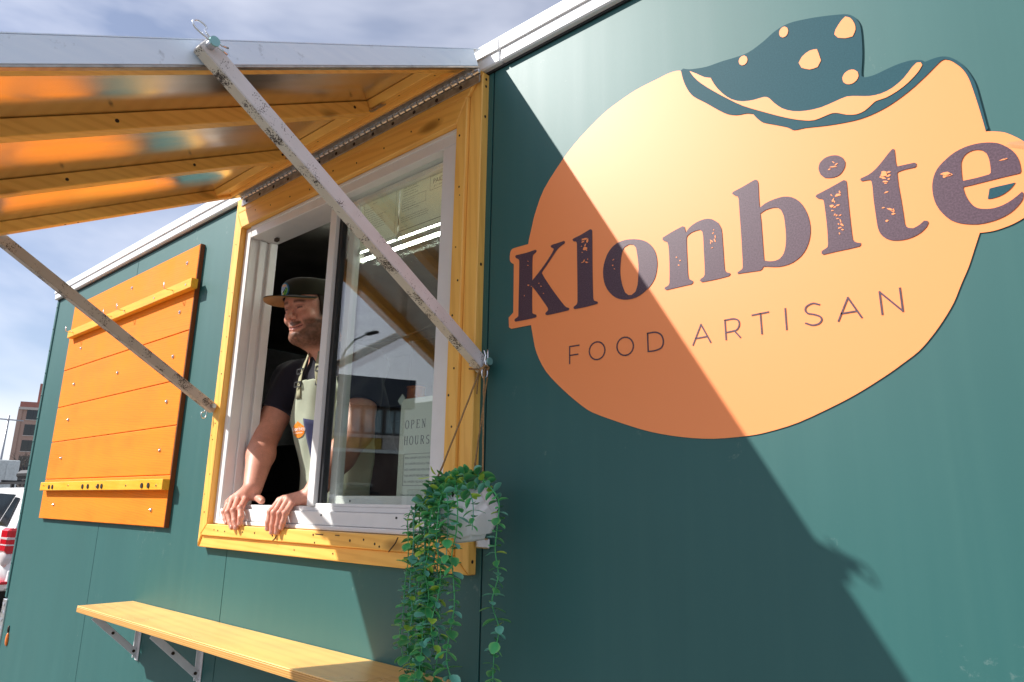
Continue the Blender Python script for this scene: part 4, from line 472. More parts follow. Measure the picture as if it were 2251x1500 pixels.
# ---------------------------------------------------------------- wooden surround of the window
WX0,WX1,WZ0,WZ1=2.278,3.640,-.160,1.190
IX0,IX1,IZ0,IZ1=2.343,3.551,-.079,1.057
def casing(poly,y0,y1,mat): return MB().prism(poly,y0,y1,.0025).build('casing_board',mat,TR)
g=.0009; sx0,sx1,sz0,sz1=2.300,3.592,-.119,1.128   # step between outer and inner board
oy,iy=-.026,-.0365
casing([(WX0,WZ0),(WX1,WZ0),(sx1,sz0-g),(sx0,sz0-g)],oy,0,MT['wood_x']); casing([(sx0+g,sz0),(sx1-g,sz0),(IX1,IZ0),(IX0,IZ0)],iy,0,MT['wood_x'])
casing([(WX0,WZ1),(sx0,sz1+g),(sx1,sz1+g),(WX1,WZ1)][::-1],oy-.008,0,MT['wood_x']); casing([(sx0+g,sz1),(IX0,IZ1),(IX1,IZ1),(sx1-g,sz1)][::-1],iy,0,MT['wood_x'])
casing([(WX0,WZ0+g*2),(sx0-g,sz0),(sx0-g,sz1),(WX0,WZ1-g*2)],oy-.006,0,MT['wood_z']); casing([(sx0,sz0+g*2),(IX0,IZ0+g),(IX0,IZ1-g),(sx0,sz1-g*2)],iy,0,MT['wood_z'])
casing([(WX1,WZ0+g*2),(WX1,WZ1-g*2),(sx1+g,sz1),(sx1+g,sz0)],oy,0,MT['wood_z']); casing([(sx1,sz0+g*2),(sx1,sz1-g*2),(IX1,IZ1-g),(IX1,IZ0+g)],iy,0,MT['wood_z'])
nm=MB().cyl((0,-.0008,0),(0,.001,0),.0027,8); nail0=nm.build('nail',MT['rust'],TR); first=[True]
def nail(x,y,z,s=1.0,rx=0,rz=0):
    if first[0]: o=nail0; first[0]=False
    else:
        o=nail0.copy(); COL.objects.link(o)
    o.location=Vector((x,y,z))-Vector(TR.location); o.scale=(s,1,s*1.25); o.rotation_euler=(rx,0,rz)
rn=random.Random(3)
for x,z in ((2.402,-.097),(2.430,-.099),(2.479,-.100),(2.60,-.098),(2.677,-.098),(2.789,-.103),(2.90,-.14),(3.01,-.091),(3.02,-.113),(3.10,-.14),(3.19,-.10),(3.251,-.095),(3.30,-.104),(3.32,-.11),(3.43,-.14)):
    nail(x,(iy if z>-.12 else oy)-.0004,z,rn.uniform(.7,1.1))
for k in range(9): nail(2.322+rn.uniform(-.012,.012),iy-.0004,-.05+k*.125+rn.uniform(-.045,.045),rn.uniform(.45,.9))
for k in range(4): nail(2.289,oy-.0064,.0+k*.28+rn.uniform(-.1,.1),.5)
for k in range(12): nail(3.567+rn.uniform(-.008,.014),iy-.0004,-.03+k*.092+rn.uniform(-.04,.04),rn.uniform(.5,1.0))
for z in (1.172,1.150,1.055,.62,.1,-.13): nail(WX1+.0003,-.012,z,1.3,0,math.pi/2)
for k in range(9): nail(2.44+k*.13+rn.uniform(-.02,.02),iy-.0004,1.09+rn.uniform(-.015,.015),rn.uniform(.7,1.0))
# splits in the lower board
cr=MB()
for pts in ([(2.792,-.117),(2.806,-.108),(2.815,-.098),(2.821,-.085)],[(3.02,-.088),(3.06,-.089)],[(3.36,-.121),(3.385,-.098),(3.395,-.083)],[(3.12,-.088),(3.14,-.0885)]):
    cr=MB()
    for a,b_ in zip(pts,pts[1:]): cr.bar((a[0],iy-.0006,a[1]),(b_[0],iy-.0006,b_[1]),.0022,.0022,Vector((0,1,0)))
    cr.build('split',MT['rust'],TR)
# latch plates beside the surround
lt=MB(); lt.box(2.238,2.275,-.010,-.002,-.115,-.078,.003); lt.build('latch_plate',MT['steel'],TR)
lt=MB(); lt.box(3.645,3.690,-.010,-.002,-.098,-.075,.003); lt.build('latch_plate',MT['steel'],TR)
# ---------------------------------------------------------------- white sliding window
FX0,FX1,FZ0,FZ1=2.344,3.5495,-.0775,1.055
def fr(name,*b,mat='white',bev=.002): return MB().box(*b,bev).build(name,MT[mat],SW)
wb=MB(); wb.box(FX0,2.386,-.015,.05,FZ0,FZ1,.003); SW=wb.build('serving_window',MT['white'],TR)
def wpart(name,boxes,mat='white',bev=.002):
    mb=MB()
    for b_ in boxes: mb.box(*b_,bev)
    o=link_child(mb,name,MT[mat],SW); return o
def link_child(mb,name,m,par):
    bmesh.ops.recalc_face_normals(mb.bm,faces=mb.bm.faces); me=bpy.data.meshes.new(name); mb.bm.to_mesh(me); mb.bm.free()
    me.materials.append(m); o=bpy.data.objects.new(name,me); COL.objects.link(o); o.parent=par; return o
wpart('frame_rail',[(2.3865,FX1,-.020,.03,FZ0,-.0645),(2.3865,FX1,-.015,.03,-.0635,-.0245),(2.3865,FX1,.002,.095,-.0245,-.0095)])
wpart('frame_rail',[(2.3865,FX1,-.015,.094,1.010,FZ1),(2.3865,FX1,-.019,.03,FZ1-.0115,FZ1+.001)])
wpart('frame_stile',[(3.478,FX1,-.0155,.094,-.0240,1.0095)])
wpart('frame_stile',[(2.344,2.388,.0505,.094,-.0240,1.0095),(2.388,2.396,.022,.05,-.0090,1.0095),(2.388,2.404,.062,.094,-.009,1.0095)])
wpart('frame_stile',[(2.920,2.9565,-.010,.028,-.0092,1.0095)])
wpart('pane_bead',[(2.957,3.478,-.006,.012,-.0240,-.0100),(2.9575,3.4775,-.004,.010,-.0098,-.0005)])
wpart('gasket',[(2.957,2.976,.004,.026,.0005,1.0092)],'gasket',.001)
wpart('pane',[(2.9565,3.4775,.013,.0165,-.002,1.0094)],'glass',0)
# sliding sash parked behind the fixed pane
wpart('sliding_sash',[(2.972,3.005,.034,.062,-.009,1.0090),(3.462,3.477,.034,.062,-.009,1.0090),(3.0055,3.4615,.034,.062,-.009,.0230),(3.0055,3.4615,.034,.062,.990,1.0090)])
wpart('sash_pane',[(3.0055,3.4615,.046,.0495,.0232,.9898)],'glass_inner',0)
wpart('weep_hole',[(3.008,3.014,-.0157,-.010,-.0378,-.0320),(3.354,3.361,-.0157,-.010,-.0378,-.0320),(3.078,3.084,.0335,.036,.005,.0105),(3.372,3.379,.0335,.036,.005,.0105),(3.40,3.408,-.0157,-.01,-.058,-.0535),(3.412,3.419,-.0157,-.01,-.058,-.0535)],'gasket',0)
wpart('sash_latch',[(2.455,2.475,.045,.06,.996,1.0094)],'rust',.002)
# ---------------------------------------------------------------- notices taped inside the glass
def notice(name,x0,x1,z0,z1,label,lines,y=.052,pm='paper'):
    e=empty(name,((x0+x1)/2,y,z0),label,'notice','paper notices taped inside the glass')
    MB().box(x0,x1,y,y+.0006,z0,z1).build('sheet',MT[pm],e)
    tp=MB()
    for x,z in ((x0,z0),(x0,z1)): tp.obox(Vector((x,y-.0006,z)),Vector((.7,0,.7)),Vector((0,1,0)),Vector((-.7,0,.7)),.014,.0003,.009)
    tp.build('tape',MT['tape'],e)
    return e,y-.0004
MT['tape']=plain('sticky tape',(.55,.58,.55),.3)
def para(x,z,w,n,lh,y,seed,fs=.006):
    rr=random.Random(seed); ws=['permit','food','the','premises','of','operator','valid','under','Act','and','health','is','at','to','issued','all','for','conditions','vendor','mobile']
    out_=[]
    for i in range(n):
        s=''
        while len(s)<w/fs*1.75: s+=rr.choice(ws)+' '
        out_.append(text_mesh(s.strip(),fs,x,y,z-i*lh))
    return out_
e,y=notice('paper_notice',3.010,3.205,.822,1.100,'paper permit taped left of the business licence behind the glass',0)
join('lettering',[text_mesh('Yukon',.017,3.03,y,1.028),text_mesh('PERMIT TO OPERATE',.0125,3.055,y,.995),text_mesh('Issued to',.006,3.07,y,.978)]+para(3.03,.965,.06,4,.009,y,1)+para(3.03,.93,.14,6,.0085,y,2)+para(3.06,.862,.06,3,.008,y,3),MT['ink'],e)
bo=MB()
for a in ((3.024,3.192,1.084,1.085),(3.024,3.192,.832,.833),(3.024,3.025,.832,1.085),(3.191,3.192,.832,1.085)): bo.box(a[0],a[1],y-.0002,y,a[2],a[3])
bo.build('border',MT['ink_grey'],e)
e,y=notice('paper_notice',3.211,3.432,.828,1.105,'paper business licence in the top right of the glass beside the permit',0)
join('lettering',[text_mesh('BUSINESS LICENSE',.0125,3.262,y,1.042),text_mesh('2024 - 0601',.009,3.272,y,1.024),text_mesh('Whitehorse',.0115,3.365,y,1.038)]+para(3.225,.985,.09,4,.009,y,5,.0065)+para(3.225,.94,.08,5,.0085,y,6)+para(3.22,.885,.16,3,.0075,y,7)+para(3.22,.852,.05,1,.0075,y,8)+[text_mesh('PAID',.022,3.365,y,.962),text_mesh('07 17 2024',.008,3.37,y,.950)],MT['ink'],e)
bo=MB()
for a in ((3.215,3.43,1.07,1.0712),(3.215,3.43,.8415,.8435),(3.222,3.335,.948,.949),(3.222,3.335,.915,.916),(3.222,3.223,.915,.949),(3.334,3.335,.915,.949),(3.352,3.425,.988,.989),(3.352,3.425,.942,.943),(3.352,3.353,.942,.989)): bo.box(a[0],a[1],y-.0002,y,a[2],a[3])
# tiny steamship emblem
bo.box(3.372,3.402,y-.0002,y,1.056,1.0605); bo.box(3.38,3.396,y-.0002,y,1.0605,1.066); bo.box(3.384,3.387,y-.0002,y,1.066,1.073); bo.box(3.378,3.398,y-.0002,y,1.0755,1.077)
bo.build('border',MT['ink_grey'],e)
e,y=notice('paper_notice',3.272,3.474,-.005,.300,'pale open hours sheet taped low on the window glass',0,pm='paper_thick')
def seriftext(s,x,z,h,y,adv):
    st=h*.11; th=h*.045; ps=[]
    def ln(a,b,w): ps.append((a,b,w))
    for ch in s:
        w=h*.62
        X=lambda q:x+q*w; Z=lambda q:z+q*h
        def V(q,a=0,b=1,w_=st): ln((X(q),Z(a)),(X(q),Z(b)),w_)
        def Hh(q,a,b,w_=th): ln((X(a),Z(q)),(X(b),Z(q)),w_)
        def arc(cx,cz,rx,rz,a0,a1,n=14,w1=st):
            p=[(X(cx+rx*math.cos(R(a0+(a1-a0)*i/n))),Z(cz+rz*math.sin(R(a0+(a1-a0)*i/n)))) for i in range(n+1)]
            for i in range(n):
                am=R(a0+(a1-a0)*(i+.5)/n); ln(p[i],p[i+1],th+(w1-th)*abs(math.cos(am)))
        def serif(q,zz): Hh(zz,q-.17,q+.17,th)
        if ch=='O': arc(.5,.5,.48,.49,0,360,24)
        elif ch=='P': V(.2); serif(.2,.02); Hh(.97,.05,.5); arc(.45,.74,.42,.23,90,-90); Hh(.51,.2,.5)
        elif ch=='E': V(.2); Hh(.97,.05,.85); Hh(.5,.2,.7); Hh(.03,.05,.9); V(.85,.8,.97,th); V(.9,.03,.22,th)
        elif ch=='N': V(.15,0,1,th); V(.85,0,1,th); ln((X(.12),Z(.98)),(X(.86),Z(.02)),st); serif(.15,.02); serif(.85,.97); serif(.1,.97)
        elif ch=='H': V(.15); V(.85); Hh(.52,.15,.85); [serif(a,b) for a in (.15,.85) for b in (.02,.97)]
        elif ch=='U': V(.17,.3,1); V(.83,.3,1,th); arc(.5,.32,.33,.31,180,360); serif(.17,.97); serif(.83,.97)
        elif ch=='R': V(.2); serif(.2,.02); Hh(.97,.05,.5); arc(.45,.75,.4,.22,90,-90); Hh(.53,.2,.5); ln((X(.5),Z(.52)),(X(.95),Z(.02)),st)
        elif ch=='S': arc(.5,.74,.32,.23,30,270,12); arc(.5,.26,.34,.25,90,-150,12)
        x+=w*adv
    mb=MB()
    for a,b,w_ in ps: mb.bar((a[0],y,a[1]),(b[0],y,b[1]),.0003,w_,Vector((0,1,0)).cross(Vector((b[0]-a[0],0,b[1]-a[1]))))
    me=bpy.data.meshes.new('t'); mb.bm.to_mesh(me); mb.bm.free(); return me
rows=['MON 11AM-5PM 3 RD AVE & STEELE ST','TUE 11AM-5PM 3 RD AVE & STEELE ST','WED 11AM-5PM 3 RD AVE & STEELE ST','THUR 3PM-7PM FIREWEED MARKET','FRI 11AM-5PM 3 RD AVE & STEELE ST']
join('lettering',[seriftext('OPEN',3.296,.212,.0245,y,1.55),seriftext('HOURS',3.294,.166,.0245,y,1.52)]+[text_mesh(s,.0083,3.301,y,.126-.0165*i,stretch=.86) for i,s in enumerate(rows)]+[text_mesh('Follow us for special event hours',.007,3.290,y,.024),text_mesh('f    @klonbite',.0155,3.290,y,.004)],MT['ink'],e)
bo=MB()
for a in ((3.296,3.470,.1395,.1405),(3.296,3.470,.052,.053),(3.296,3.297,.052,.1405),(3.307,3.317,.0145,.0155),(3.307,3.317,.0045,.0055),(3.307,3.308,.0045,.0155),(3.316,3.317,.0045,.0155)): bo.box(a[0],a[1],y-.0002,y,a[2],a[3])
bo.build('border',MT['ink'],e)
# ---------------------------------------------------------------- light, cable and appliance inside
e=empty('ceiling_light',(3.0,.45,1.0),'fluorescent twin tube light glowing on the trailer ceiling','ceiling light')
MB().box(2.42,3.58,.43,.47,1.115,1.143,.004).build('housing',MT['soot'],e)
for y_,w_ in ((.412,.004),(.478,.0075)): MB().cyl((2.44,y_,1.045),(3.56,y_,1.045),w_,10).build('tube',MT['tube_light'],e,True)
for x in (2.43,3.57): MB().box(x-.012,x+.012,.40,.49,1.03,1.116,.003).build('tube_holder',MT['soot'],e)
e=empty('appliance',(2.0,.62,-.26),'matte black metal appliance standing behind the man','appliance')
MB().box(1.60,2.16,.50,.95,.045,.262,.006).build('cabinet',MT['darkpanel'],e)
MB().box(1.58,2.18,.52,.97,-.24,.0445,.004).build('base',MT['darkpanel'],e)
sc=MB()
for z in (.075,.15,.23): sc.cyl((2.125,.497,z),(2.125,.501,z),.006,8)
sc.build('screw',MT['steel'],e)
MB().box(2.150,2.1615,.4985,.503,.046,.261).build('edge_strip',MT['steel'],e)
st=MB(); st.box(1.3,2.4,.45,1.05,-.30,-.24,.004); [st.box(a,a+.04,b_,b_+.04,ZB+.02,-.30) for a in (1.32,2.34) for b_ in (.47,1.0)]; tag(st.build('steel_stand',MT['darkpanel']),'dark stand carrying the black appliance inside the trailer','stand')
cb=MB(); pts=[]
for i in range(25):
    t_=i/24; pts.append((1.55+1.3*t_,.75,1.05-.30*math.sin(math.pi*(.12+.62*t_))**1.2))
cb.tube(pts,.007,6); tag(cb.build('cable',MT['gasket'],None,True),'black cable drooping under the dark trailer ceiling','cable')
def shelfunit():
    e=empty('kitchen_shelf',(1.7,1.2,ZB+.02),'dark kitchen rack with pots and tubs inside the trailer','rack')
    mb=MB(); [mb.box(.9,2.5,1.15,1.5,z,z+.02) for z in (.18,.50)]; mb.build('rack_board',MT['darkpanel'],e)
    for x in (.92,2.48): MB().box(x-.015,x+.015,1.3,1.33,ZB+.02,.9).build('post',MT['steel'],e)
shelfunit()
rk=random.Random(8); tubs=[('tub',MT['steel'],'steel'),('tub',MT['dark'],'dark'),('tub',MT['white'],'white'),('tub',MT['amber'],'amber')]
for i,(x,z) in enumerate(((1.05,.20),(1.35,.20),(1.62,.20),(1.95,.20),(2.22,.20),(1.15,.52),(1.5,.52),(1.9,.52),(2.25,.52))):
    r_=rk.uniform(.05,.085); hh=rk.uniform(.09,.2); mb=MB(); mb.cyl((x,1.3,z+.001),(x,1.3,z+hh),r_,18,r_*.93); mb.cyl((x,1.3,z+hh),(x,1.3,z+hh+.012),r_*1.03,18)
    k=tubs[i%4]; tag(mb.build('storage_tub',k[1],None),k[2]+' lidded tub on the '+('lower' if z<.4 else 'upper')+' board of the dark kitchen rack, '+('first','second','third','fourth','fifth')[i if i<5 else i-5]+' from the left','tub','tubs on the kitchen rack')
# ---------------------------------------------------------------- orange menu board
e=empty('menu_board',(1.2,-.01,-.105),'orange stained plank board with two battens on the green wall','board')
BX0,BX1=.405,1.955
MT['edge']=plain('shaded board edge',(.16,.045,.01),.7)
zs=[-.105,.100,.300,.492,.702,.900,1.090]
for i,(a,b_) in enumerate(zip(zs,zs[1:])):
    MB().box(BX0+rn.uniform(-.002,.002),BX1+rn.uniform(-.002,.002),-.0205+rn.uniform(-.0008,.0008),-.001,a+.0011,b_-.0011,.0026).build('plank',MT['board'],e)
MB().box(BX1-.002,BX1+.0035,-.0195,-.001,zs[0],zs[-1]).build('edge_strip',MT['edge'],e)  # dark strip colours in the shade on the board's right side
MB().box(BX0+.004,BX1-.004,-.013,-.0005,zs[0]+.004,zs[-1]-.004).build('backing',MT['rust'],e)
BSC=[(.5332,.914),(.8981,.9131),(1.2705,.9068),(1.6159,.907),(1.935,.906),(.511,.0664),(.8854,.0641),(1.2634,.057),(1.6043,.0596),(1.91,.0577)]
for z0,z1,xa,xb,k in ((.878,.921,.468,1.985,0),(.0405,.0835,.450,1.965,1)):
    bt=MB().box(xa,xb,-.051,-.022,z0,z1,.002).build('batten',MT['batten'],e)
    for x,z in BSC[k*5:k*5+5]:
        MB().cyl((x,-.053,z-.008*(1-k)),(x,-.050,z-.008*(1-k)),.0045,8).build('screw',MT['steel'],bt)
    if k==0:
        for x in (.559,1.109,1.281,1.809):
            mb=MB(); mb.tube([(x,-.05,.898),(x,-.072,.896),(x,-.086,.897),(x,-.09,.903),(x,-.09,.925)],.0022,6); mb.build('hook',MT['wire'],bt,True)
    else:
        for x in (.600,.653,1.088,1.158,1.285,1.330,1.772,1.836): MB().cyl((x,-.0545,.0585),(x,-.0505,.0585),.011,14).build('magnet',MT['gasket'],bt)
for x,z in ((1.851,1.023),(1.245,1.028),(1.841,.799),(1.833,.602),(1.83,.407),(1.827,.2035),(.632,.804),(.62,.605),(.623,.411),(1.225,.6),(.612,.209),(.616,-.03),(1.821,-.039)):
    mb=MB(); mb.cyl((x,-.0235,z),(x,-.020,z),.0085,10,.009); mb.sphere((x,-.0245,z),.004,8,5); mb.build('screw',MT['steel'],e)
# ---------------------------------------------------------------- fold-down shelf
e=empty('wall_shelf',(2.6,-.1,-.42),'narrow varnished plywood shelf on white brackets below the window','shelf')
def plyedge():
    m,t,b=newmat('plywood edge'); v=coords(t,(1,1,1),False); wv=t.nodes.new('ShaderNodeTexWave'); wv.bands_direction='Z'; wv.inputs['Scale'].default_value=58; wv.inputs['Distortion'].default_value=.4; t.links.new(v,wv.inputs[0])
    rr=ramp(t,[(.4,0.),(.75,1.)]); t.links.new(wv.outputs[0],rr.inputs[0]); n_=noise(t,coords(t,(.3,1,1),False),40,3)
    c=mixc(t,rr.outputs[0],(.70,.38,.11),(.40,.17,.04)); c=mixc(t,n_,c,(.66,.36,.10)); t.links.new(c,b.inputs['Base Color']); b.inputs['Roughness'].default_value=.4; return m
MT['ply']=plyedge()
MB().box(1.722,3.63,-.2075,-.002,-.4045,-.4005,.0015).build('top_veneer',MT['shelf'],e)
MB().box(1.722,3.63,-.2080,-.002,-.4240,-.4050,.0015).build('plywood_core',MT['ply'],e)
for x in (1.825,2.345,3.385):
    mb=MB(); mb.box(x-.014,x+.014,-.005,-.0005,-.610,-.426,.0015); mb.box(x-.002,x+.002,-.020,-.005,-.598,-.426); mb.box(x-.012,x+.012,-.185,-.005,-.4285,-.4245,.001)
    b0=mb.build('bracket',MT['bracket'] if 'bracket' in MT else MT.setdefault('bracket',plain('white enamel bracket',(.74,.74,.76),.35,0,.5,.08)),e)
    MB().bar((x+.004,-.180,-.432),(x+.004,-.010,-.582),.003,.024,Vector((1,0,0)).cross(Vector((0,.17,-.15))),.001).build('brace',MT['bracket'],b0)
    sc=MB()
    for y_,z_ in ((-.105,-.498),(-.020,-.573)): sc.cyl((x+.005,y_,z_),(x+.009,y_,z_),.0055,8)
    sc.build('bolt',MT['rust'],b0)
    MB().cyl((x,-.008,-.598),(x,-.004,-.598),.006,8).build('screw',MT['steel'],b0)
# ---------------------------------------------------------------- awning flap
AD=Vector((0,-.8780,-.4787)).normalized(); AN=Vector((0,AD.z,-AD.y)); AP=Vector((0,-.046,1.190))
def ap(x,t,n=0): return Vector((x,0,0))+AP+AD*t+AN*n
AX0,AX1,AL=2.318,3.646,1.335
e=empty('awning',(2.98,-.046,1.19),'hinged awning flap of aluminium sheet and varnished wood rails propped over the window','awning')
X=Vector((1,0,0))
def ab(name,x0,x1,t0,t1,n0,n1,m,b=.002,par=None):
    mb=MB().obox(ap((x0+x1)/2,(t0+t1)/2,(n0+n1)/2),X,AD,AN,abs(x1-x0)/2,abs(t1-t0)/2,abs(n1-n0)/2,b)
    return mb.build(name,m,par or e)
ab('side_rail',3.606,AX1-.0025,.012,AL-.045,0.,.036,MT['wood_y']); ab('side_rail',AX0+.0025,2.358,.012,AL-.045,0.,.036,MT['wood_y'])
ab('hinge_rail',2.359,3.605,.012,.062,.0,.036,MT['wood_x']); ab('hinge_rail',2.359,3.605,.0635,.122,.011,.036,MT['wood_x'])
ab('front_rail',AX0+.0025,AX1-.0025,AL-.044,AL-.002,0.,.036,MT['wood_x'])
for x in (3.285,2.830): ab('rib',x-.021,x+.021,.123,AL-.045,.0,.0355,MT['wood_y'])
ab('sheet',AX0+.0025,AX1-.0025,.012,AL-.002,.0365,.0385,MT['sheet'],0)
for x0,x1 in ((AX1-.002,AX1+.001),(AX0-.001,AX0+.002)): ab('edge_trim',x0,x1,.004,AL,.004,.050,MT['fascia'],.0008)
ab('edge_trim',AX0,AX1,AL-.0015,AL+.0015,.004,.050,MT['fascia'],.0008)
ab('top_sheet',AX0-.001,AX1+.001,-.034,AL+.001,.0505,.0525,MT['fascia'],0)
ab('lip',AX1-.014,AX1+.0008,.004,AL,-.0012,.0036,MT['hinge'],.0005)
bk=MB()
for x in (3.285,2.830): bk.obox(ap(x+.045,.118,.004),X,AD,AN,.032,.010,.0015)
bk.build('corner_plate',MT['hinge'],e)
scn=MB()
for x in (3.56,3.41,3.0,2.72,2.42): scn.cyl(ap(x,.095,.0105),ap(x,.095,.0125),.003,8)
for t_ in (.17,.43,.62,.66,.98): scn.cyl(ap(2.338,t_,-.0006),ap(2.338,t_,.002),.0035,8)
for x in (3.285,2.83):
    for t_ in (.15,.47,.83): scn.cyl(ap(x+.0205,t_+(x-3)*.1,.018),ap(x+.0218,t_+(x-3)*.1,.018),.0045,8)
scn.build('nail_heads',MT['rust'],e)
# piano hinge
hx0,hx1=2.325,3.640
hg=MB(); hg.box(hx0,hx1,-.0385,-.0345,1.152,1.180,.0006); hg.obox(ap((hx0+hx1)/2,.028,-.0012),X,AD,AN,(hx1-hx0)/2,.018,.0010); hl=hg.build('hinge_leaf',MT['hinge'],e)
kn=46; kl=(hx1-hx0)/kn
k0=None
for i in range(kn):
    for rw in (0,1):
        if k0 is None: k0=MB().cyl((-kl*.36,0,0),(kl*.36,0,0),.0058,8).build('hinge_knuckle',MT['steel'],hl); o=k0
        else: o=k0.copy(); COL.objects.link(o)
        o.location=Vector((hx0+kl*(i+.5+.5*rw)-(kl*.25),-.0445 if rw else -.0475,1.1815 if rw else 1.1925))
s0=None
for i in range(13):
    if s0 is None: s0=MB().cyl((0,-.0397,1.164),(0,-.0380,1.164),.006,10).build('screw',MT['rust'],hl); o=s0
    else: o=s0.copy(); COL.objects.link(o)
    o.location=Vector((hx0+.04+.1*i,0,0))
# ---------------------------------------------------------------- struts
def clip(p,rot,par,flip=1):
    # hairpin: straight leg, round bow, wavy leg  (local plane a,b)
    a,b_=rot; pts=[]
    for s in range(5): pts.append(p+a*(.030-.014*s))
    for k in range(1,12):
        th=math.pi*1.25*k/11; pts.append(p+a*(-.026-.014*math.sin(th)-.004)+b_*flip*(.010-.010*math.cos(th)))
    pts+= [p+a*-.022+b_*flip*.011,p+a*-.010+b_*flip*.005,p+a*.002+b_*flip*.011,p+a*.014+b_*flip*.008,p+a*.026+b_*flip*.014]
    MB().tube(pts,.0021,6).build('hairpin_clip',MT['wire'],par,True)
def strut(x,top,bot,label):
    top,bot=Vector(top),Vector(bot); e=empty('support_strut',bot,label,'strut','struts propping the awning')
    a=(bot-top).normalized(); p=top-a*.012; q=bot+a*.018
    mb=MB(); s=a.cross(X).normalized()
    mb.obox((p+q)/2,a,X,s,(q-p).length/2,.0135,.0165,.0018)
    mb.build('bar',MT['peel' if x>3 else 'peel_shade'],e)
    MB().obox((p+q)/2+s*.0173,a,X,s,(q-p).length/2-.003,.0128,.0006).build('underside_strip',MT['peel_heavy' if x>3 else 'peel_shade'],e)
    sd=1 if x>3 else -1
    for c,n_ in ((top,0),(bot,1)):
        MB().cyl(c-X*.03*sd,c+X*.031*sd,.0085,12).build('bolt',MT['steel'],e)
        MB().cyl(c+X*.031*sd,c+X*.0345*sd,.0098,12).build('bolt_head',MT['bolt_end'] if 'bolt_end' in MT else MT.setdefault('bolt_end',plain('zinc bolt end',(.30,.55,.52),.4,.6)),e)
        if n_==0: clip(c+X*.026*sd,(Vector((0,.62,.78)).cross(X).normalized() if False else Vector((0,.95,-.3)).normalized(),Vector((0,.3,.95)).normalized()),e)
        else: clip(c+X*.026*sd,(Vector((0,0,1)),Vector((0,-1,0))),e)
    return e
SR=strut(3.6655,(3.6655,-.788,.815),(3.6655,-.031,.348),'peeling white strut crossing in front of the window to the right side of the awning')
SL=strut(2.296,(2.296,-.800,.800),(2.296,-.052,.346),'weathered strut darkened for shade in front of the orange board on the left side of the awning')
# ---------------------------------------------------------------- logo sign
e=empty('logo_sign',(4.3,-.001,.5),'large orange bun shaped logo decal reading Klonbite on the green wall','sign')
flat('background',[LOGO_BODY],-.0006,MT['vinyl_orange'],e,.0012)
flat('cap_mark',[LOGO_HAT],-.0022,MT['vinyl_teal'],e)
flat('filling_mark',[LOGO_STRIP],-.0032,MT['vinyl_orange'],e)
for s in LOGO_SPOTS: flat('spot',[s],-.0032,MT['vinyl_orange'],e)
for k,cs in LOGO_LETTERS.items(): flat('letter',cs,-.0022,MT['vinyl_ink'],e)
flat('wedge_mark',[LOGO_WEDGE],-.0022,MT['vinyl_teal'],e)
tag(flat('worn_spots',LOGO_SPECKS,-.0032,MT['vinyl_orange'],e,.0004),kind='stuff')
for gset in LOGO_SMALL:
    mb=MB()
    for st in gset:
        for i,(a,b_) in enumerate(zip(st,st[1:])):
            dv=Vector((b_[0]-a[0],0,b_[1]-a[1]))
            if dv.length<1e-6: continue
            ex=dv.normalized()*.0012
            mb.bar(Vector((a[0],-.0024,a[1]))-ex,Vector((b_[0],-.0024,b_[1]))+ex,.0006+.00002*(i%3),.0029,Vector((0,1,0)).cross(dv))
    mb.build('small_letter',MT['vinyl_ink'],e)
MT['film']=glass('clear film edge',(.92,.94,.96),1.7,.12)
pf=MB(); 
pts=[(4.772,.566),(4.785,.559),(4.797,.552),(4.806,.543),(4.812,.532)]
pts2=[(4.800,.452),(4.803,.465),(4.806,.480),(4.805,.495),(4.802,.510)]
for ps in (pts,pts2):
    prev=None
    for i,(x,z) in enumerate(ps):
        wd=.006+.006*math.sin(math.pi*i/(len(ps)-1)); row=[pf.bm.verts.new((x+wd*f*.6,-.003-.004*math.sin(math.pi*f),z+wd*f)) for f in (0,.5,1)]
        if prev:
            for j in range(2): pf.bm.faces.new((prev[j],prev[j+1],row[j+1],row[j]))
        prev=row
pf.build('peeling_film',MT['film'],e,True)
# ---------------------------------------------------------------- hanging plant
PC=Vector((3.728,-.125,-.012)); PR=.082
e=empty('hanging_plant',PC,'trailing green plant in a white faceted pot hung on twine from the strut bolt','hanging plant')
def dodeca(c,r,rot):
    ph=(1+5**.5)/2; V=[(x,y,z) for x in (-1,1) for y in (-1,1) for z in (-1,1)]
    for a in (-1,1):
        for b_ in (-1,1): V+=[(0,a/ph,b_*ph),(a/ph,b_*ph,0),(a*ph,0,b_/ph)]
    bm=bmesh.new(); vs=[bm.verts.new(Vector(v)*(r/3**.5)) for v in V]
    bmesh.ops.convex_hull(bm,input=vs); bmesh.ops.dissolve_limit(bm,angle_limit=.05,verts=bm.verts,edges=bm.edges)
    bmesh.ops.rotate(bm,verts=bm.verts,matrix=rot); 
    up=max(bm.faces,key=lambda f:f.normal.dot(Vector((-.35,.25,1))) )
    bmesh.ops.delete(bm,geom=[up],context='FACES')
    bmesh.ops.bevel(bm,geom=list(bm.edges),offset=.014,segments=4,affect='EDGES')
    bmesh.ops.translate(bm,verts=bm.verts,vec=c); return bm
mb=MB(); mb.bm.free(); mb.bm=dodeca(PC,PR,Matrix.Rotation(.55,3,'Z')@Matrix.Rotation(.42,3,'Y')); po=mb.build('pot',MT['pot'],e,True); po.modifiers.new('normals','WEIGHTED_NORMAL').keep_sharp=False
MB().sphere(PC+Vector((-.012,-.008,.030)),.052,12,8,(1,1,.55)).build('soil',MT['soil'],e,True)
mb=MB(); kn_=Vector((3.684,-.030,.330))
def twine(a,b_,sag,n=16):
    a,b_=Vector(a),Vector(b_); return [a.lerp(b_,i/n)+Vector((random.uniform(-.0008,.0008),0,-sag*math.sin(math.pi*i/n))) for i in range(n+1)]
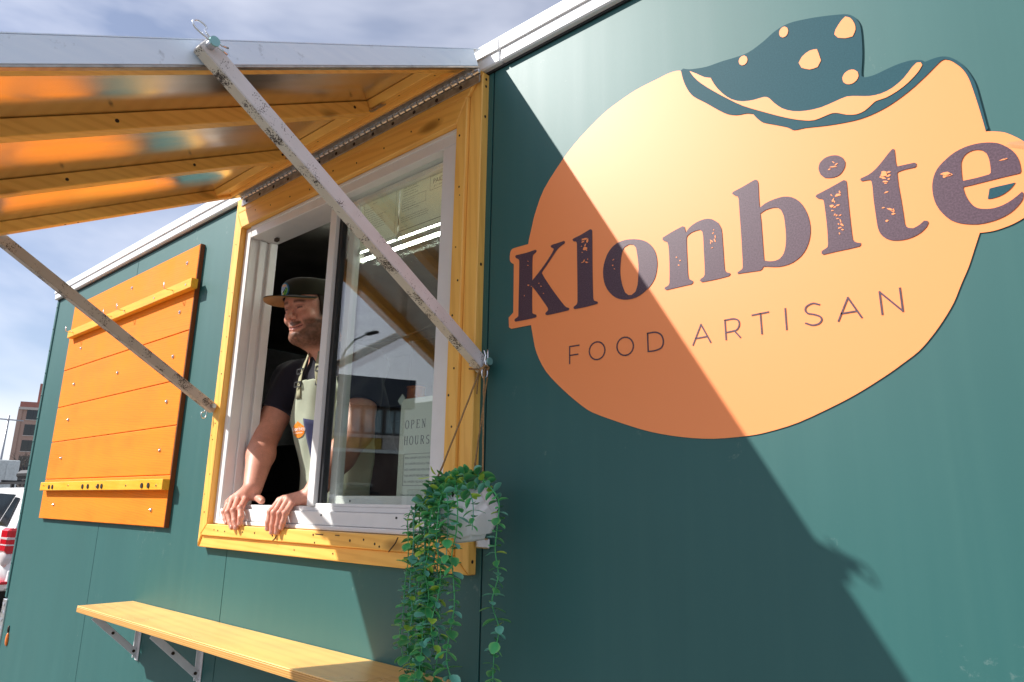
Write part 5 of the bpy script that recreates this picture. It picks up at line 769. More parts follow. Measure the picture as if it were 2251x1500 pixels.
mb.tube(twine(kn_+Vector((-.006,-.012,0)),PC+Vector((-.066,-.045,.045)),.004),.0021,6)
mb.tube(twine(kn_+Vector((.006,-.012,.01)),PC+Vector((.034,.012,.074)),.003),.0021,6)
mb.tube(twine(kn_+Vector((0,.012,.01)),PC+Vector((-.030,.045,.062)),.003),.0019,6)
for k in range(4): mb.tube([kn_+Vector((.012*math.cos(t+k),-.006+.014*math.sin(t+k*.7),-.004+.010*math.sin(t*1.3+k))) for t in [i*.6 for i in range(12)]],.0023,6)
mb.tube([kn_,kn_+Vector((-.02,-.01,.0)),kn_+Vector((-.045,-.012,.004))],.0024,6); mb.tube([kn_+Vector((-.012,-.008,0)),kn_+Vector((-.016,-.010,-.03)),kn_+Vector((-.018,-.010,-.062))],.0018,6)
mb.build('twine',MT['twine'],e,True)
def leafmat(name,c,rim):
    m,t,b=newmat(name); v=coords(t,(1,1,1)); n_=noise(t,v,60,3); oi=t.nodes.new('ShaderNodeObjectInfo')
    c_=mixc(t,n_,tuple(x*.8 for x in c),tuple(x*1.2 for x in c)); at=t.nodes.new('ShaderNodeAttribute'); at.attribute_name='rim'
    c_=mixc(t,at.outputs['Fac'],c_,rim); t.links.new(c_,b.inputs['Base Color']); b.inputs['Roughness'].default_value=.42; b.inputs['Specular IOR Level'].default_value=.4
    b.inputs['Transmission Weight'].default_value=0; b.inputs['Subsurface Weight'].default_value=0; return m
LM=[leafmat('deep green leaf',(.05,.27,.09),(.20,.46,.12)),leafmat('blue green leaf',(.13,.42,.31),(.24,.54,.40)),leafmat('lime green leaf',(.34,.56,.06),(.60,.70,.14)),leafmat('mid green leaf',(.085,.45,.15),(.27,.60,.20))]
def leafmesh(k):
    rr=random.Random(k); wd=.0090*rr.uniform(.85,1.15); ln=.0222*rr.uniform(.9,1.12); cup=.0030*rr.uniform(.5,1.5)
    prof=[(.0,.0),(.12,.45),(.35,.92),(.6,1.0),(.82,.72),(.95,.30)]
    vs=[];rim=[];fs=[]
    for t_,w_ in prof:
        for s in (-1,-.5,0,.5,1): vs.append((ln*t_,wd*w_*s,cup*(abs(s)**1.6)*(w_)-.0035*t_*t_+(.0012 if s==0 else 0)*0)); rim.append(.75 if abs(s)==1 else 0.)
    vs.append((ln,0,-.0035)); rim.append(.75)
    n=len(prof)
    for i in range(n-1):
        for j in range(4): fs.append((i*5+j,i*5+j+1,i*5+5+j+1,i*5+5+j))
    for j in range(4): fs.append(((n-1)*5+j,(n-1)*5+j+1,n*5))
    return vs,fs,rim
LV=[leafmesh(k) for k in range(4)]
LMESH={}
for k,(vs,fs,rim) in enumerate(LV):
    for mi,m in enumerate(LM):
        me=bpy.data.meshes.new('leaf'); me.from_pydata(vs,[],fs); a=me.attributes.new('rim','FLOAT','POINT'); a.data.foreach_set('value',rim); me.materials.append(m)
        for p in me.polygons: p.use_smooth=True
        LMESH[k,mi]=me
rl=random.Random(11)
placements=[]
#        end x , y ,  end z , start offset on rim , arch out
ST=[(3.545,-.165,-.375,(-.062,-.030,.030)),(3.560,-.195,-.330,(-.070,-.045,.020)),(3.578,-.175,-.395,(-.058,-.050,.030)),(3.597,-.205,-.350,(-.055,-.055,.020)),(3.623,-.190,-.400,(-.045,-.060,.022)),
    (3.640,-.200,-.380,(-.038,-.062,.018)),(3.655,-.215,-.390,(-.030,-.070,.014)),(3.668,-.180,-.410,(-.030,-.055,.025)),(3.680,-.220,-.345,(-.018,-.075,.010)),(3.690,-.200,-.22,(-.010,-.072,.012)),
    (3.762,-.205,-.400,(.020,-.060,.045)),(3.842,-.150,-.345,(.055,-.020,.055)),(3.735,-.21,-.13,(.005,-.07,.03)),(3.712,-.222,-.30,(-.002,-.078,.012)),(3.665,-.21,-.28,(-.03,-.065,.02)),(3.80,-.19,-.06,(.04,-.05,.045)),(3.59,-.16,-.09,(-.06,-.03,.03))]
for si,(ex,ey,ez,so_) in enumerate(ST):
    ex=3.842-(3.842-ex)*.80
    a=PC+Vector((-.015,-.010,.045)); b_=PC+Vector(so_)+Vector((0,0,.018)); pts=[]
    side=Vector((ex,ey,b_.z-.06))
    ctrl=[a,a.lerp(b_,.6)+Vector((0,0,.022)),b_,side+Vector((0,0,.015)),Vector((ex,ey,b_.z-.10))]
    z=ctrl[-1].z
    while z>ez+.03:
        z-=.05; ctrl.append(Vector((ex+rl.uniform(-.009,.009),ey+rl.uniform(-.008,.008),z)))
    cc=[ctrl[0]]+ctrl+[ctrl[-1]]
    for i in range(1,len(cc)-2):
        p0,p1,p2,p3=cc[i-1:i+3]
        for j in range(5):
            t_=j/5; pts.append(.5*((2*p1)+(-p0+p2)*t_+(2*p0-5*p1+4*p2-p3)*t_*t_+(-p0+3*p1-3*p2+p3)*t_**3))
    pts.append(ctrl[-1])
    MB().tube(pts,.0017,5,.0009).build('stem',LM[3 if si%3 else 1],e,True)
    # leaf pairs along the stem
    acc=0; nxt=.006; ang=rl.uniform(0,6); hue=rl.random()
    for p,q in zip(pts,pts[1:]):
        sl_=(q-p).length; dirv=(q-p).normalized()
        while acc+sl_>nxt:
            pos=p+dirv*(nxt-acc); ang+=1.57+rl.uniform(-.35,.35); sc_=rl.uniform(.6,1.32)
            x=dirv.orthogonal().normalized()
            for h in (0,math.pi):
                out_=Matrix.Rotation(ang+h,3,dirv)@x
                if pos.y+out_.y*.02>-.045 and pos.z<0: continue
                tilt=rl.uniform(-.1,.65); lx=(out_*math.cos(tilt)+dirv*math.sin(tilt)*(1 if rl.random()<.75 else -.6)).normalized()
                lz=(-dirv-lx*(-dirv).dot(lx)).normalized(); ly=lz.cross(lx)
                mi=rl.choices((0,1,2,3),(.32,.26,.09 if si not in (6,7) else .22,.33))[0]
                placements.append((pos.copy(),lx,ly,lz,sc_*rl.uniform(.85,1.1),mi,rl.randrange(4)))
            nxt+=rl.uniform(.0105,.0170)
        acc+=sl_
# dense tuft over the pot mouth
for i in range(64):
    th=rl.uniform(0,6.28); rr_=rl.uniform(.1,1)**.6*.055; pos=PC+Vector((-.022+rr_*math.cos(th)*1.05,-.018+rr_*math.sin(th),.052+rl.uniform(-.012,.028)))
    lx=Vector((math.cos(th)+rl.uniform(-.6,.6),math.sin(th)+rl.uniform(-.6,.6),rl.uniform(-.4,.7))).normalized(); ly=lx.cross(Vector((rl.uniform(-.3,.3),rl.uniform(-.3,.3),1))).normalized(); lz=lx.cross(ly)
    placements.append((pos,lx,ly,lz,rl.uniform(.9,1.35),rl.choices((0,1,2,3),(.25,.2,.3,.25))[0],rl.randrange(4)))
camp=Vector((4.83,-1.25,0))
order=sorted(range(len(placements)),key=lambda i:-placements[i][4]/(placements[i][0]-camp).length)
big=set(order[:300]); rest=[[],[],[],[]]
for i,(pos,lx,ly,lz,s,mi,k) in enumerate(placements):
    M_=Matrix((lx,ly,lz)).transposed()
    if i in big:
        o=bpy.data.objects.new('leaf',LMESH[k,mi]); COL.objects.link(o); o.parent=e; m4=(M_*s).to_4x4(); m4.translation=pos-PC; o.matrix_local=m4
    else: rest[mi].append((pos,M_*s,k))
vs=[];fs=[];rim=[];mi_=[]
for mi in range(4):
    for pos,M_,k in rest[mi]:
        v0=len(vs); vs+=[tuple(pos+M_@Vector(v)) for v in LV[k][0]]; fs+=[tuple(v0+j for j in f) for f in LV[k][1]]; rim+=LV[k][2]; mi_+=[mi]*len(LV[k][1])
if fs:
    me=bpy.data.meshes.new('small_leaves'); me.from_pydata(vs,[],fs); a=me.attributes.new('rim','FLOAT','POINT'); a.data.foreach_set('value',rim)
    o=link('small_leaves',me,None,e,True)
    for m in LM: me.materials.append(m)
    me.polygons.foreach_set('material_index',mi_); o['kind']='stuff'
print('leaves',len(placements))
# ---------------------------------------------------------------- man at the window
def s_ell(c,r,rot=None):
    c=np.array(c,float); r=np.array(r,float)
    def f(p):
        q=p-c
        if rot is not None: q=q@rot.T
        k0=np.linalg.norm(q/r,axis=1); k1=np.linalg.norm(q/(r*r),axis=1)+1e-9
        return k0*(k0-1)/k1
    return f,c,float(r.max())
def s_cone(a,b,r1,r2):
    a=np.array(a,float); b=np.array(b,float); ba=b-a; l2=ba@ba; rr=r1-r2; a2=l2-rr*rr; il2=1/l2
    def f(p):
        pa=p-a; y=pa@ba; z=y-l2; xx=pa*l2-np.outer(y,ba); x2=(xx*xx).sum(1); y2=y*y*l2; z2=z*z*l2
        k=np.sign(rr)*rr*rr*x2
        o=(np.sqrt(np.maximum(x2*a2*il2,0))+y*rr)*il2-r1
        m1=np.sign(z)*a2*z2>k; o=np.where(m1,np.sqrt(x2+z2)*il2-r2,o)
        m2=(np.sign(y)*a2*y2<k)&~m1; o=np.where(m2,np.sqrt(x2+y2)*il2-r1,o)
        return o
    return f,(a+b)/2,float(np.linalg.norm(ba)/2+max(r1,r2))
def evalsdf(prims,p):
    c=(p.min(0)+p.max(0))/2; R_=np.linalg.norm(p.max(0)-p.min(0))/2
    d=np.full(len(p),9.0)
    for op,(f,pc,pr),k in prims:
        if np.linalg.norm(pc-c)>pr+R_+k+.03: continue
        q=f(p)
        if op=='u':
            h=np.maximum(k-np.abs(d-q),0)/max(k,1e-6); d=np.minimum(d,q)-h*h*k*.25
        else:
            h=np.maximum(k-np.abs(d+q),0)/max(k,1e-6); d=np.maximum(d,-q)+h*h*k*.25
    return d
def nets(fn,lo,hi,h,B=16):
    lo=np.array(lo,float); n=np.ceil((np.array(hi)-lo)/h/B).astype(int)*B
    A=np.full(n+1,1.0,np.float32); g=np.arange(B+1)
    gx,gy,gz=np.meshgrid(g,g,g,indexing='ij'); off=np.stack([gx,gy,gz],-1).reshape(-1,3)
    g3=off[((off%8)==0).all(1)]
    for bx in range(n[0]//B):
        for by in range(n[1]//B):
            for bz in range(n[2]//B):
                o=np.array((bx,by,bz))*B
                dc=fn(lo+(o+g3)*h)
                if np.abs(dc).min()>h*8*1.05:
                    if dc.min()<0: A[o[0]:o[0]+B+1,o[1]:o[1]+B+1,o[2]:o[2]+B+1]=-1
                    continue
                d=fn(lo+(o+off)*h); A[o[0]:o[0]+B+1,o[1]:o[1]+B+1,o[2]:o[2]+B+1]=d.reshape(B+1,B+1,B+1)
    ins=A<0
    cnt=np.zeros(np.array(A.shape)-1,np.int8)
    for i in (0,1):
        for j in (0,1):
            for k in (0,1): cnt+=ins[i:ins.shape[0]-1+i,j:ins.shape[1]-1+j,k:ins.shape[2]-1+k]
    act=np.argwhere((cnt>0)&(cnt<8)); idx=np.full(cnt.shape,-1,np.int32); idx[tuple(act.T)]=np.arange(len(act))
    cr=[(i,j,k) for i in (0,1) for j in (0,1) for k in (0,1)]; val={c:A[act[:,0]+c[0],act[:,1]+c[1],act[:,2]+c[2]] for c in cr}
    sm=np.zeros((len(act),3)); ct=np.zeros(len(act))
    for c in cr:
        for ax in range(3):
            if c[ax]==0:
                c2=list(c); c2[ax]=1; a,b_=val[c],val[tuple(c2)]; m=(a<0)!=(b_<0); t=np.where(m,a/np.where(m,a-b_,1),0)
                pt=np.tile(np.array(c,float),(len(act),1)); pt[:,ax]=t; sm[m]+=pt[m]; ct[m]+=1
    V=lo+(act+sm/ct[:,None])*h; F=[]
    for ax in range(3):
        s0=[slice(0,-1)]*3; s1=[slice(0,-1)]*3; s1[ax]=slice(1,None)
        a=ins[tuple(s0)];b_=ins[tuple(s1)]; e_=np.argwhere(a!=b_)
        o1,o2=[q for q in range(3) if q!=ax]
        e_=e_[(e_[:,o1]>0)&(e_[:,o2]>0)]
        fl=a[tuple(e_.T)]
        def ix(d1,d2):
            q=e_.copy(); q[:,o1]-=d1; q[:,o2]-=d2; return idx[tuple(q.T)]
        q=np.stack([ix(0,0),ix(1,0),ix(1,1),ix(0,1)],1); fw=fl if ax!=1 else ~fl
        q[~fw]=q[~fw][:,::-1]; F.append(q)
    F=np.concatenate(F); return V,F[(F>=0).all(1)]
def sdfmesh(name,fn,lo,hi,h,m,parent,colf=None,relax=1):
    V,F=nets(fn,lo,hi,h)
    me=bpy.data.meshes.new(name); me.vertices.add(len(V)); me.vertices.foreach_set('co',V.ravel()); me.loops.add(F.size); me.loops.foreach_set('vertex_index',F.ravel())
    me.polygons.add(len(F)); me.polygons.foreach_set('loop_start',np.arange(0,F.size,4)); me.update(calc_edges=True); me.validate()
    if colf is not None:
        a=me.color_attributes.new('Col','FLOAT_COLOR','POINT'); a.data.foreach_set('color',colf(V).astype(np.float32).ravel())
    me.polygons.foreach_set('use_smooth',np.ones(len(me.polygons),bool))
    if parent is None: o=link(name,me,m)
    else:
        me.materials.append(m); o=bpy.data.objects.new(name,me); COL.objects.link(o); o.parent=parent
    return o
HP=dict(az=R(-77.56),el=R(-12.5),ro=R(2.9),c=np.array((2.620,.136,.709)),s=.990)
def headframe():
    az,el,ro=HP['az'],HP['el'],HP['ro']
    f=np.array([math.cos(az)*math.cos(el),math.sin(az)*math.cos(el),math.sin(el)]); l0=np.array([-math.sin(az),math.cos(az),0]); u0=np.cross(f,l0)
    return np.array([f,l0*math.cos(ro)+u0*math.sin(ro),-l0*math.sin(ro)+u0*math.cos(ro)])
HR=headframe()
def hl(p): return np.array(p,float)*HP['s']@HR+HP['c']
def hinv(p): return ((p-HP['c'])@HR.T)/HP['s']
S_=HP['s']
def he(c,r,tilt=None): return s_ell(hl(c),np.array(r)*S_,HR if tilt is None else tilt@HR)
def hc(a,b,r1,r2): return s_cone(hl(a),hl(b),r1*S_,r2*S_)
PR_=[]
TY=R(20); TROT=np.array([[math.cos(TY),math.sin(TY),0],[-math.sin(TY),math.cos(TY),0],[0,0,1.]])
def U(prim,k=.01): PR_.append(('u',prim,k))
def D(prim,k=.006): PR_.append(('s',prim,k))
# head
U(he((-.012,0,.030),(.098,.078,.076)),.0); U(he((.030,0,-.035),(.066,.066,.088)),.03); U(he((.055,0,.030),(.040,.058,.046)),.03)
for s in (-1,1):
    U(hc((.000,.060*s,-.058),(.072,.030*s,-.105),.027,.020),.022)
    U(he((.068,.041*s,-.034),(.026,.025,.022)),.016)              # smiling cheeks
U(he((.082,0,-.099),(.025,.026,.019)),.018); U(hc((.072,-.024,-.099),(.072,.024,-.099),.018,.018),.012); U(he((.012,0,-.118),(.058,.058,.034)),.03)
U(hc((.083,-.034,.022),(.083,.034,.022),.010,.010),.016)                 # brow
U(he((.070,0,-.066),(.034,.034,.028)),.016)                               # muzzle
for s in (-1,1): D(he((.101,.031*s,.003),(.016,.0175,.0095)),.010)
U(hc((.092,0,.014),(.119,0,-.026),.0085,.0125),.010); U(he((.119,0,-.030),(.0130,.0105,.0100)),.006)
for s in (-1,1):
    U(he((.106,.0128*s,-.034),(.0115,.0078,.0080)),.006); D(he((.109,.0075*s,-.0425),(.006,.0042,.0050)),.003)
    U(he((.0840,.032*s,.0030),(.0125,.0150,.0105)),.004)                  # eyelids mass
    D(he((.0975,.032*s,.0012),(.0060,.0115,.0020)),.0022)                 # squinting slit
    U(hc((.094,.018*s,.0085),(.086,.046*s,.0090),.0032,.0026),.004); U(hc((.094,.019*s,-.0055),(.084,.046*s,-.0040),.0034,.0028),.005)
    D(hc((.098,.020*s,-.046),(.089,.040*s,-.068),.0028,.0022),.007)       # smile fold
# mouth: broad closed-lip smile
ML=[(.0905,.030,-.0655),(.1000,.017,-.0715),(.1035,0,-.0735),(.1000,-.017,-.0715),(.0905,-.030,-.0655)]
for a,b_ in zip(ML,ML[1:]):
    U(hc(np.array(a)+(0,0,.0036),np.array(b_)+(0,0,.0036),.0036,.0036),.005); U(hc(np.array(a)+(-.001,0,-.0050),np.array(b_)+(-.001,0,-.0050),.0046,.0046),.005)
for a,b_ in zip(ML,ML[1:]): D(hc(np.array(a)+(.004,0,0),np.array(b_)+(.004,0,0),.0019,.0019),.002)
for s in (-1,1):
    D(he((.091,.0325*s,-.0645),(.005,.004,.004)),.005)
    U(he((-.010,.080*s,-.005),(.017,.010,.031)),.006); D(he((-.006,.089*s,-.003),(.010,.006,.020)),.005)
# neck and trunk
U(s_cone(hl((-.030,0,-.060)),(2.635,.245,.50),.064,.070),.035)
U(s_cone((2.50,.265,.485),(2.75,.255,.485),.068,.068),.07)
U(s_ell((2.63,.300,.33),(.180,.118,.20),TROT),.08); U(s_ell((2.64,.370,.05),(.182,.145,.24),TROT),.10); U(s_ell((2.65,.440,-.25),(.178,.140,.20)),.10)
RS,RE,RW=(2.385,.235,.475),(2.380,.135,.255),(2.531,.022,.048)
LS,LE,LW=(2.830,.240,.475),(2.905,.175,.240),(2.868,.040,.022)
for s_,e_,w_ in ((RS,RE,RW),(LS,LE,LW)):
    U(s_ell(s_,(.068,.068,.075)),.05); U(s_cone(s_,e_,.064,.053),.03); U(s_cone(e_,np.array(e_)*.6+np.array(w_)*.4,.051,.050),.022); U(s_cone(np.array(e_)*.6+np.array(w_)*.4,w_,.050,.0325),.02)
# hands closing over the sill
RH=dict(index=[(2.525,.004,.0130),(2.5640,-.033,-.0205),(2.5872,-.042,-.0513),(2.5883,-.043,-.0720)],middle=[(2.496,-.008,.0120),(2.5391,-.043,-.0300),(2.5597,-.047,-.0638),(2.5723,-.046,-.0850)],
 ring=[(2.468,-.016,.0060),(2.5045,-.045,-.0360),(2.5277,-.046,-.0676),(2.5449,-.046,-.0850)],pinky=[(2.447,-.018,-.0030),(2.4748,-.043,-.0357),(2.4900,-.045,-.0581),(2.5030,-.045,-.0714)],
 thumb=[(2.540,.026,.022),(2.572,.026,.012),(2.598,.020,.0065),(2.612,.016,.003)],wrist=RW)
LH=dict(pinky=[(2.8346,-.004,.0016),(2.8543,-.038,-.0315),(2.852,-.044,-.0604),(2.8468,-.044,-.0770)],ring=[(2.8177,-.012,.0080),(2.8325,-.044,-.0340),(2.8298,-.047,-.0705),(2.827,-.046,-.0910)],
 middle=[(2.7915,-.014,.0092),(2.8003,-.044,-.0325),(2.8003,-.047,-.0686),(2.7991,-.046,-.0910)],index=[(2.7660,-.010,.0051),(2.7700,-.040,-.0303),(2.7710,-.046,-.0612),(2.7696,-.045,-.0812)],
 thumb=[(2.790,.034,.016),(2.752,.034,.008),(2.725,.028,.005),(2.713,.024,.004)],wrist=LW)
NAILS=[]
for H_ in (RH,LH):
    w_=np.array(H_['wrist'])
    for nm_,rad in (('index',.0110),('middle',.0113),('ring',.0107),('pinky',.0094)):
        j=[np.array(q) for q in H_[nm_]]
        U(s_cone(w_*.72+j[0]*.28,j[0]*.97+w_*.03,.0185,.0125),.012)
        U(s_ell(j[0],(.0118,.0118,.0108)),.006)
        for a,b_,r1,r2 in ((j[0],j[1],rad*1.08,rad),(j[1],j[2],rad*.98,rad*.88),(j[2],j[3],rad*.90,rad*.82)): U(s_cone(a,b_,r1,r2),.0035)
        U(s_ell(j[1]+np.array((0,-.0012,.0012)),(rad*1.06,)*3),.004)
        dv=j[3]-j[2]; dv/=np.linalg.norm(dv); nn=np.array((.25,-1,.0)); nn-=dv*(nn@dv); nn/=np.linalg.norm(nn); NAILS.append((j[3]-dv*.0005+nn*rad*.62,dv,nn,rad))
    j=[np.array(q) for q in H_['thumb']]
    U(s_cone(w_*.7+j[0]*.3,j[0],.020,.0165),.012); U(s_cone(j[0],j[1],.0155,.0120),.008); U(s_cone(j[1],j[2],.0125,.0122),.004); U(s_cone(j[2],j[3],.0122,.0098),.004)
NRNG=np.random.default_rng(5)
def vnoise(p,s):
    q=p*s; i=np.floor(q).astype(np.int64); f=q-i; f=f*f*(3-2*f); r_=0
    for a in (0,1):
        for b_ in (0,1):
            for c in (0,1):
                h=((i[:,0]+a)*73856093)^((i[:,1]+b_)*19349663)^((i[:,2]+c)*83492791); h=((h*2654435761)&0xffffffff)/4294967295.0
                r_=r_+h*np.abs(1-a-f[:,0])*np.abs(1-b_-f[:,1])*np.abs(1-c-f[:,2])
    return r_
def sm(a,b_,x): t=np.clip((x-a)/(b_-a),0,1); return t*t*(3-2*t)
def beardmask(q):
    f,l,u_=q[:,0],np.abs(q[:,1]),q[:,2]
    jaw=sm(-.030,-.052,u_-(.035-f)*.30)*sm(-.150,-.118,u_+f*.25+.02)
    chin=sm(-.082,-.092,u_)*sm(-.165,-.135,u_)
    must=sm(.034,.026,l)*sm(-.046,-.052,u_)*sm(-.070,-.0655,u_+l*-.15)*(f>.06)
    side=sm(.045,.058,l)*sm(.05,.03,f)*sm(.035,.015,u_)*sm(-.14,-.12,u_)
    lowface=sm(.030,.044,l+np.maximum(0,-u_-.075)*1.2)*sm(-.036,-.052,u_)*sm(-.150,-.130,u_)*(f>-.06)
    b=np.maximum.reduce([chin*.95*(f>-.03),must*.95,side*.8,lowface*.95])
    return b*(f>-.075)
def skincol(V):
    c=np.tile(np.array((.72,.335,.235)),(len(V),1)); q=hinv(V); f,l,u_=q.T; al=np.abs(l)
    inhead=(np.linalg.norm(q,axis=1)<.23)
    def mixin(mask,col): 
        nonlocal c
        m=(mask)[:,None]; c=c*(1-m)+np.array(col)*m
    n1=vnoise(V,60)*.5+vnoise(V,140)*.5; c*=(.90+.2*n1)[:,None]
    red=inhead*np.maximum.reduce([np.exp(-(((f-.085)/.04)**2+((al-.042)/.022)**2+((u_+.032)/.022)**2)),np.exp(-(((f-.12)/.018)**2+(l/.018)**2+((u_+.03)/.016)**2))])
    mixin(.55*red,(.60,.235,.165))
    lips=inhead*(f>.075)*sm(.034,.029,al)*sm(.0095,.0065,np.abs(u_+.0735-al*al*8.0+.001)); mixin(.75*lips,(.47,.16,.13))
    line=inhead*(f>.08)*sm(.034,.031,al)*sm(.0022,.0012,np.abs(u_+.0735-al*al*8.2)); mixin(.85*line,(.10,.03,.03))
    b=inhead*beardmask(q)*(1-lips); nn=vnoise(V,150)*.6+vnoise(V,60)*.4; mixin(np.clip(b*(.80+.5*(nn-.48)),0,.94),(.088,.046,.025))
    brow=inhead*np.exp(-((u_-.0210-.004*np.sin(al*60))/.0060)**2)*sm(.011,.017,al)*sm(.056,.048,al)*(f>.05); mixin(.88*brow,(.085,.045,.027))
    eye=inhead*(f>.07)*np.exp(-((u_-.0012)/.0032)**2)*sm(.0135,.011,np.abs(al-.032)); mixin(.92*eye,(.035,.02,.018))
    lid=inhead*(f>.065)*np.exp(-((u_-.0075)/.0035)**2)*sm(.019,.015,np.abs(al-.032)); mixin(.55*lid,(.26,.09,.065))
    nost=inhead*(f>.095)*np.exp(-((u_+.0435)/.0045)**2)*np.exp(-((al-.0075)/.0045)**2); mixin(.8*nost,(.10,.03,.025))
    hair=inhead*np.maximum(sm(.060,.066,al)*sm(.038,.028,f)*sm(-.045,-.030,u_)*(f>-.02),(f<-.03)*sm(-.075,-.055,u_)); mixin(.9*hair,(.050,.028,.018))
    # knuckles and finger tips redder
    hand=(V[:,1]<.06)&(V[:,2]<.05)
    kn2=np.zeros(len(V))
    for H_ in (RH,LH):
        for nm_ in ('index','middle','ring','pinky'):
            for jj,rr_ in ((0,.012),(1,.010),(3,.010)): kn2=np.maximum(kn2,np.exp(-((V-np.array(H_[nm_][jj]))**2).sum(1)/(rr_*1.15)**2))
    mixin(.5*kn2*hand,(.60,.24,.19))
    nh=vnoise(V,26)*.6+vnoise(V,75)*.4; mixin(((V[:,2]<.40)&~inhead)*np.clip((nh-.42)*1.1,0,.28),(.50,.215,.15))
    return np.concatenate([c,np.ones((len(V),1))],1)
def skinmat():
    m,t,b=newmat('skin'); at=t.nodes.new('ShaderNodeVertexColor'); at.layer_name='Col'; v0=coords(t,(1,1,1),False); r0=ramp(t,[(.3,.72),(.7,1.12)]); t.links.new(noise(t,v0,620,3,.7),r0.inputs[0]); t.links.new(mixc(t,1.0,at.outputs[0],r0.outputs[0],'MULTIPLY'),b.inputs['Base Color'])
    b.inputs['Roughness'].default_value=.48; b.inputs['Specular IOR Level'].default_value=.38; b.inputs['Subsurface Weight'].default_value=.12; b.inputs['Subsurface Radius'].default_value=(.010,.004,.002); b.inputs['Subsurface Scale'].default_value=.6
    v=coords(t,(1,1,1),False); bump(t,b,noise(t,v,520,3,.7),.22,.0012); return m
MT['skin']=skinmat()
def bodyfn(p):
    d=evalsdf(PR_,p); q=hinv(p); nearh=np.linalg.norm(q,axis=1)<.2
    if nearh.any():
        b_=np.zeros(len(p)); b_[nearh]=beardmask(q[nearh]); d=d-b_*(.0012+.0016*vnoise(p,200)); 
    return d
MAN=sdfmesh('person',bodyfn,(2.26,-.075,-.46),(3.04,.60,.90),.003,MT['skin'],None,skincol)
tag(MAN,'bearded man in a cap and sage apron leaning on the window sill','person')
MT['nail']=plain('finger nail',(.66,.38,.31),.3,0,.5,.05)
mb=MB()
for p_,dv,nn,rad in NAILS:
    sd=np.cross(dv,nn); mb.obox(Vector(p_),Vector(dv),Vector(sd),Vector(nn),rad*.52,rad*.50,.0014,.0010)
o=mb.build('finger_nails',MT['nail'],None,True); o.parent=MAN
# eyes deep in the squint
MT['eye']=plain('eye',(.05,.03,.025),.1); 
for s in (-1,1): o=MB().sphere(Vector(hl((.0845,.032*s,.0012))),.0095*S_,14,10).build('eye',MT['eye'],None,True); o.parent=MAN
# ---- clothes
def cloth(name,c,var=.12,fs=900,rough=.85):
    m,t,b=newmat(name); v=coords(t,(1,1,1),False); n_=noise(t,v,fs,2); n2=noise(t,v,14,4)
    r1=ramp(t,[(.3,0.),(.7,1.)]); t.links.new(n2,r1.inputs[0]); c_=mixc(t,r1.outputs[0],tuple(x*(1-var) for x in c),tuple(x*(1+var) for x in c)); t.links.new(c_,b.inputs['Base Color'])
    b.inputs['Roughness'].default_value=rough; b.inputs['Sheen Weight'].default_value=.15; b.inputs['Specular IOR Level'].default_value=.2; bump(t,b,n_,.25,.001); return m
MT['navy']=cloth('navy jersey',(.016,.015,.026)); MT['sage']=cloth('sage canvas',(.36,.395,.295),.08); MT['sage2']=cloth('sage canvas inside',(.12,.125,.045),.1)
MT['denim']=cloth('dark blue denim',(.018,.022,.075),.2,500); MT['strap']=cloth('sage webbing',(.36,.35,.22),.1); MT['capfab']=cloth('dark olive twill',(.022,.022,.012),.15); MT['tan']=cloth('tan suede brim',(.36,.20,.075),.2,200)
TP=[]
def T(prim,k): TP.append(('u',prim,k))
T(s_cone((2.635,.235,.555),(2.64,.25,.46),.070,.10),0); T(s_cone((2.50,.265,.490),(2.75,.255,.490),.078,.078),.05); T(s_ell((2.63,.300,.33),(.194,.132,.205),TROT),.08); T(s_ell((2.64,.370,.05),(.196,.160,.25),TROT),.10); T(s_ell((2.65,.440,-.25),(.192,.155,.20)),.10)
SEr=np.array(RS)*.38+np.array(RE)*.62; SEl=np.array(LS)*.38+np.array(LE)*.62
for s_,e2 in ((RS,SEr),(LS,SEl)): T(s_ell(s_,(.079,.079,.085)),.05); T(s_cone(s_,e2,.073,.069),.03)
def folds(p): return .0045*np.sin(p[:,0]*75-p[:,2]*22+5*vnoise(p*np.array((1,1,.5)),9))*vnoise(p,7)+.005*(vnoise(p,16)-.5)
def capf(p,s_,e2):   # cut the sleeve square at its hem
    s_=np.array(s_);e2=np.array(e2);a=(e2-s_)/np.linalg.norm(e2-s_); t_=(p-e2)@a; rad=np.linalg.norm(p-e2-np.outer(t_,a),axis=1); return np.where(rad<.11,t_,-1.)
neckhole=s_ell(hl((.045,0,-.170)),(.060,.062,.070))[0]
def shirtfn(p):
    d=evalsdf(TP,p)+folds(p)*1.9
    d=np.maximum(d,np.maximum(capf(p,RS,SEr),capf(p,LS,SEl))); q=hinv(p)
    nk=np.linalg.norm(np.stack([(q[:,0]-.005),q[:,1],np.zeros(len(p))],1),axis=1)-.072
    d=np.maximum(d,-np.maximum(nk,-(q[:,2]+.158)))
    return d
o=sdfmesh('t_shirt',shirtfn,(2.24,.06,-.44),(3.02,.62,.64),.005,MT['navy'],MAN)
def apfn(p):
    base=evalsdf(TP,p)+folds(p)*.6
    x=np.abs((p[:,0]-2.630)*math.cos(TY)+(p[:,1]-.25)*math.sin(TY)); z=p[:,2]; yr=-(p[:,0]-2.63)*math.sin(TY)+(p[:,1]-.3)*math.cos(TY)
    half=.118+.080*np.clip((.43-z)/.16,0,1)**1.3
    side=x-half; top=z-.440; shell=np.abs(base-.0085)-.0036; back=yr-(.0+.22*np.clip(.3-z,0,1))
    fold=0.0
    return np.maximum.reduce([shell,side,top,back])
o=sdfmesh('apron',apfn,(2.38,.06,-.44),(2.90,.56,.46),.004,MT['sage'],MAN); APR=o
YS=np.linspace(.05,.50,226)
